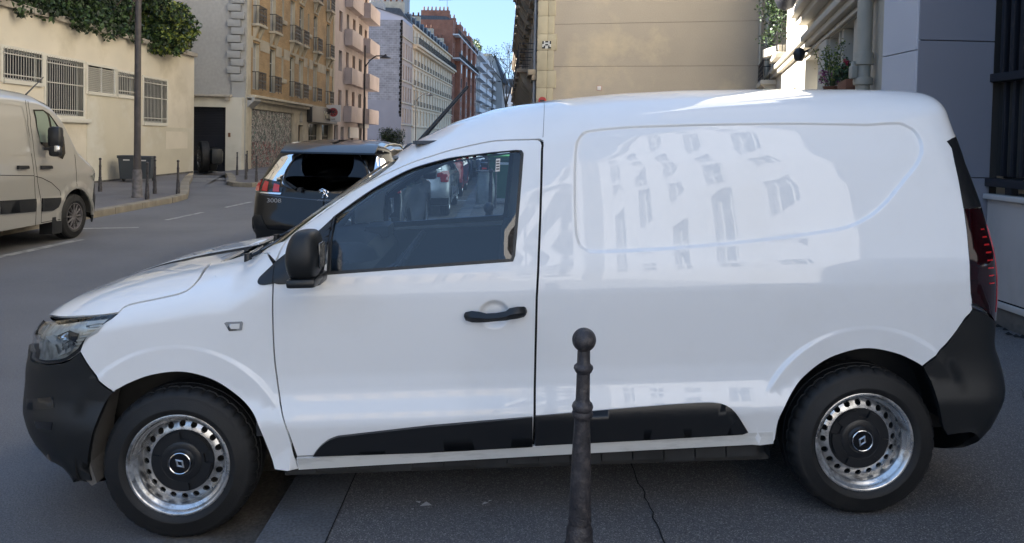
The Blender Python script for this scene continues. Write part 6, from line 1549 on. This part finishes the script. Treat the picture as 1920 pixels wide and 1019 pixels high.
for k in range(6):
    z = 3.3+2.9*k
    for t in (21.2, 32.2): part('balcony', 'sunlit_white', wb, lambda q: (q.box(t, t+10.2, -1.4, 0, z-.18, z), q.box(t, t+10.2, -1.4, -1.3, z, z+.95)))
part('parapet', 'sunlit_white', wb, lambda q: q.bbox(-.2, WBL+.2, -.3, .3, WBH, WBH+.5, .05)); part('stair_tower', 'sunlit_white', wb, lambda q: q.box(18.3, 20.6, -.9, 0, 0, WBH+1.5))
eb = thing('rear_end_building', 'unseen beige apartment block closing the street behind the camera, kept low for sky light', 'building', (16, -78, 0), R(180))  # unseen; kept low and far so sky light reaches glass and van
eo = [(1.5+i*3, 2.8+i*3, 1.0+3*k, 3.1+3*k) for i in range(11) for k in range(4)]
b = MB(); wall_grid(b, 36, 14, eo, reveal=.25); shell_box(b, 36, 12, 14); b.build('wall', 'cream_stone', eb)
for o_ in eo: window(eb, *o_, .15, 'sash')
sheet('rear_bounce_ground', [(-9.5,-70),(9.5,-70),(9.5,-5.2),(-9.5,-5.2)], lambda x, y: max(.012, pz(x)+.012) if x > -.66 else .012, 'bounce_ground')  # pale ground added behind the camera to bounce sun onto the van

# ================================================================ STREET FURNITURE
# near bollard
nb = thing('bollard', 'near dark iron bollard with a ball top, in front of the white van\'s side', 'bollard', (.270, 2.35, .09))
z0 = 1.013-.09; Z = lambda y: z0-(y-180)/1310.
prof = [(0,.16),(.055,.12)]
prof = [(.058,0),(.058,.05),(.050,.07),(.047,Z(1105)),(.052,Z(1060)),(.044,Z(1040)),(.0425,Z(1002)),(.0425,Z(985)),(.036,Z(966)),(.0355,Z(955)),(.038,Z(945)),(.0355,Z(934)),(.0355,Z(925)),(.0335,Z(780)),(.0290,Z(620)),(.0250,Z(522)),(.0262,Z(512)),(.0320,Z(505)),(.0345,Z(492)),(.032,Z(481)),(.0275,Z(478)),(.0320,Z(474)),(.0345,Z(462)),(.031,Z(449)),(.0245,Z(440)),(.0228,Z(430)),(.0215,Z(322)),(.0265,Z(314)),(.0315,Z(300)),(.0300,Z(290)),(.0240,Z(283)),(.0213,Z(278)),(.0205,Z(232)),(.0200,Z(222))]
part('shaft', 'bollard_iron', nb, lambda q: q.lathe(prof, 48), 40)
bt = MB(); bt.lathe([(.0385*math.sin(t), -.0385*math.cos(t)) for t in np.linspace(.45, math.pi, 22)], 40, 'z', (0,0,z0)); bt.build('ball_top', 'bollard_iron', nb, 60)
# slimmer street bollards
fbp = [(.050,0),(.050,.12),(.042,.14),(.040,.30),(.034,.34),(.037,.36),(.030,.38),(.027,.62),(.031,.64),(.031,.66),(.025,.68),(.022,.80)]
bo = None
spots = [((-10.24,18.89), 'slim dark bollard just ahead of the grey van, leftmost on the opposite pavement'), ((-8.12,16.95), 'slim dark bollard closest to the kerb, right of the lamp post'), ((-8.72,18.6), 'slim dark bollard just right of the wheelie bin, behind the kerbside one'), ((-9.9,21.1), 'slim dark bollard farthest back beside the wheelie bin'), ((-8.1,18.5), 'slim dark bollard standing alone near the rounded kerb corner'),
         ((-9.9,27.6), 'slim bollard at the foot of the white garage wall'), ((-10.5,30.4), 'slim bollard farthest back beside the graffitied shutter'), ((-8.7,25.1), 'slim bollard in the middle of the row before the graffitied shutter'), ((-7.85,23.6), 'slim bollard on the kerb corner next to the black SUV'),
         ((-.20,12.0), 'dark bollard in front of the litter bag, seen through the van window'), ((-.105,5.6), 'dark bollard just behind the white van, its ball top seen through the door window')]
for i, (p, lab) in enumerate(spots):
    if bo is None:
        bo = thing('bollard', lab, 'bollard', (*p, .105), 0, 'slim iron bollards along the pavements')
        part('shaft', 'bollard_iron', bo, lambda q: q.lathe(fbp, 14), 50); q = MB(); q.lathe([(.034*math.sin(t), .83-.034*math.cos(t)) for t in np.linspace(.4, math.pi, 9)], 14); q.build('ball_top', 'bollard_iron', bo, 60)
        c = bo
    else:
        c = copy_tree(bo); c['label'] = lab; c.location = (*p, .105 if i < 9 else .09)
    if i >= 9: c.scale = (1.15, 1.15, 1.25)
# lamp post on the left and street lamps farther on
lp = thing('street_lamp', 'slim red-brown lamp post on the opposite pavement with a flaking sleeve at its base', 'street lamp', (-8.58, 17.42, .105))
part('post', 'lamp_post_iron', lp, lambda q: q.lathe([(.085,0),(.085,.9),(.075,1.0),(.060,9.)], 20), 50)
part('base_sleeve', 'scooter_grey', lp, lambda q: q.lathe([(.125,0),(.125,.04),(.112,.06),(.108,.55),(.10,.62),(.086,.66)], 20), 40); part('arm', 'lamp_post_iron', lp, lambda q: (q.tube([(0,0,9),(.3,0,9.3),(1.4,0,9.5)], .04, 8), q.bbox(1.2,1.9,-.14,.14,9.42,9.58,.04)), 50)
def street_lamp(x, y, h, lab):
    o = thing('street_lamp', lab, 'street lamp', (x, y, .1), 0, 'old street lamps down the street')
    part('post', 'iron_railing', o, lambda q: q.lathe([(.14,0),(.12,1.),(.08,1.2),(.055,h)], 10), 50)
    part('arm', 'iron_railing', o, lambda q: q.tube([(0,0,h-1.6),(.35,0,h-1.1),(.8,0,h-.75),(1.5,0,h-.72)], .045, 6), 50)
    part('lamp_head', 'iron_railing', o, lambda q: q.lathe([(.05,.25),(.12,.12),(.42,-.02),(.40,-.06),(0,-.10)], 12, 'z', (1.5,0,h-.85)), 50); return o
street_lamp(-10.3, 54.5, 8.2, 'nearest old street lamp with curved arm, in front of the blue-grey gable')
street_lamp(-9.6, 80, 7.0, 'second street lamp with curved arms, in front of the cream block')
street_lamp(-2.6, 150, 14.0, 'farthest thin street lamp near the white modern block')
# wheelie bins
def bin_(name, lab, x, y, rz, m, lid=None, s=1., grp=None):
    o = thing(name, lab, 'bin', (x, y, .105), rz, grp)
    b = MB(); v = [(-.26,-.22,.12),(.26,-.22,.12),(.26,.24,.12),(-.26,.24,.12),(-.31,-.30,.98),(.31,-.30,.98),(.31,.32,.98),(-.31,.32,.98)]; b.add(v, [(3,2,1,0),(0,1,5,4),(1,2,6,5),(2,3,7,6),(3,0,4,7),(4,5,6,7)]); b.build('body', m, o)
    part('rim', m, o, lambda q: q.bbox(-.34,.34,-.33,.35,.93,.99,.015), 30); part('lid', lid or m, o, lambda q: (q.bbox(-.34,.34,-.35,.33,.992,1.04,.02), q.cyl((-.3,.38,1.0),(.3,.38,1.0),.025,.025,8)), 40)
    for x_ in (-.28,.28): part('wheel', 'tyre_rubber', o, lambda q: q.cyl((x_-.03,.20,.10),(x_+.03,.20,.10),.10,.10,16), 40)
    part('label', 'sign_white', o, lambda q: q.box(-.12,.12,-.292,-.288,.84,.89)); o.scale = (s,s,s); return o
bin_('wheelie_bin', 'dark grey wheelie bin standing against the cream wall left of the lamp post', -11.50, 22.85, R(6), 'bin_plastic', s=.78)
bin_('wheelie_bin', 'dark grey wheelie bin half hidden behind the lamp post', -11.14, 23.1, R(10), 'bin_plastic', s=.76)
bin_('green_bin', 'green wheelie bin with lime lid seen through the van window, nearer one', -.02, 17.9, R(4), 'bin_green', 'bin_lime', 1.12)
bin_('green_bin', 'green wheelie bin partly hidden behind the nearer green bin', .42, 19.6, R(-6), 'bin_green', 'bin_lime', 1.12)
# litter bag on its ring
lbg = thing('litter_bag', 'pale translucent litter bag hanging from a ring on the pavement', 'litter bag', (-.40, 16.7, .09)); lbg.scale = (.95, .95, .85)
g = np.random.default_rng(3); b = MB(); n = 28; V = []
for k in range(12):
    t = k/11; r_ = .20+.03*math.sin(t*5); 
    for i in range(n): a = 2*math.pi*i/n; rr = r_*(1+.09*math.sin(a*5+t*3)+.04*g.normal()*(1-t)); V.append((rr*math.cos(a), rr*math.sin(a)*.8, .12+.86*t))
F = [(k*n+i, k*n+(i+1)%n, (k+1)*n+(i+1)%n, (k+1)*n+i) for k in range(11) for i in range(n)]+[tuple(range(n))[::-1]]
b.add(V, F); b.build('bag', 'plastic_bag', lbg, 60); part('ring', 'scooter_grey', lbg, lambda q: (q.lathe([(.22,.96),(.24,.98),(.22,1.0),(.20,.98)], 24, closed=True), q.cyl((.25,0,0),(.25,0,1.12),.025,.025,8)), 50)
# motorcycles parked between car and bins, a dark scooter
def scooter(x, y, lab):
    o = thing('scooter', lab, 'scooter', (x, y, .0), R(-90), 'scooters by the kerb')
    for xx in (0, 1.25): part('wheel', 'tyre_rubber', o, lambda q: q.lathe([(.17,-.05),(.24,-.05),(.27,0),(.24,.05),(.17,.05)], 24, 'y', (xx,0,.27), closed=True), 50)
    part('body', 'dark_blue_paint', o, lambda q: (q.prism([(-.12,.40),(.05,.95),(.15,.95),(.12,.40),(.35,.33),(.75,.33),(.85,.55),(1.45,.62),(1.5,.75),(.85,.80),(.62,.72),(.6,.42),(.3,.42),(.2,.55)], -.14, .14), q.cyl((.0,0,.27),(.12,0,1.05),.03,.03,8)), 40)
    part('seat', 'smooth_black_plastic', o, lambda q: q.bbox(.75,1.45,-.13,.13,.78,.88,.04), 40); part('handlebar', 'smooth_black_plastic', o, lambda q: (q.cyl((.1,-.33,1.08),(.1,.33,1.08),.018,.018,8), q.bbox(.02,.16,-.1,.1,1.0,1.12,.03)), 40); part('tail_light', 'bright_red_lens', o, lambda q: q.bbox(1.50,1.53,-.08,.08,.66,.72,.01)); return o
scooter(-.62, 25.5, 'dark scooter parked at the kerb beyond the litter bag'); scooter(-.45, 28.2, 'dark scooter farthest behind the litter bag')
# round bush by the blue-grey gable and the thin tree at the end of the street
g = np.random.default_rng(21)
bs_ = thing('round_bush', 'round dark green bush at the foot of the blue-grey gable', 'bush', (-8.55, 56, .1))
b = MB(); leaves(b, np.vstack([clump(g, (g.uniform(-.75,.75), g.uniform(-.7,.7), .6+g.uniform(0,1.3)), .45, 80) for _ in range(60)]), .11, 2, seed=11); b.build('crown', ['leaf_dark', 'leaf_green'], bs_); part('trunk', 'bark', bs_, lambda q: q.cyl((0,0,0),(0,0,.7),.07,.05,8))
tr = thing('bare_tree', 'thin sparse tree against the sky at the end of the street', 'tree', (.2, 150, 0))
b = MB(); tw = []
def limb(p, d, L, r, k):
    e = p+d*L; b.cyl(p, e, r, r*.65, 5)
    if k == 0: tw.append(e); return
    for _ in range(3):
        nd = (d+Vector(g.normal(size=3))*.42).normalized(); nd.z = abs(nd.z)*.8+.15; limb(e, nd.normalized(), L*.68, r*.6, k-1)
limb(Vector((0,0,0)), Vector((0,0,1)), 8.2, .24, 4); b.build('trunk', 'bark', tr)
b = MB(); leaves(b, np.vstack([np.array(t)+g.normal(size=(9,3))*.5 for t in tw]), .28, 2, seed=12); b.build('crown', ['leaf_green','bark'], tr)
# low parapet railing at the foot of the blue-grey gable
fr = thing('low_fence', 'dark low railing in front of the blue-grey gable', 'fence', (-14.5, 62, 0), 0)
part('rail', 'iron_railing', fr, lambda q: (q.box(0,3.9,0,.04,1.3,1.36), q.box(0,3.9,0,.04,.4,.46)))
for k in range(14): part('post', 'iron_railing', fr, lambda q: q.box(k*.3,k*.3+.04,0,.04,0,1.42))
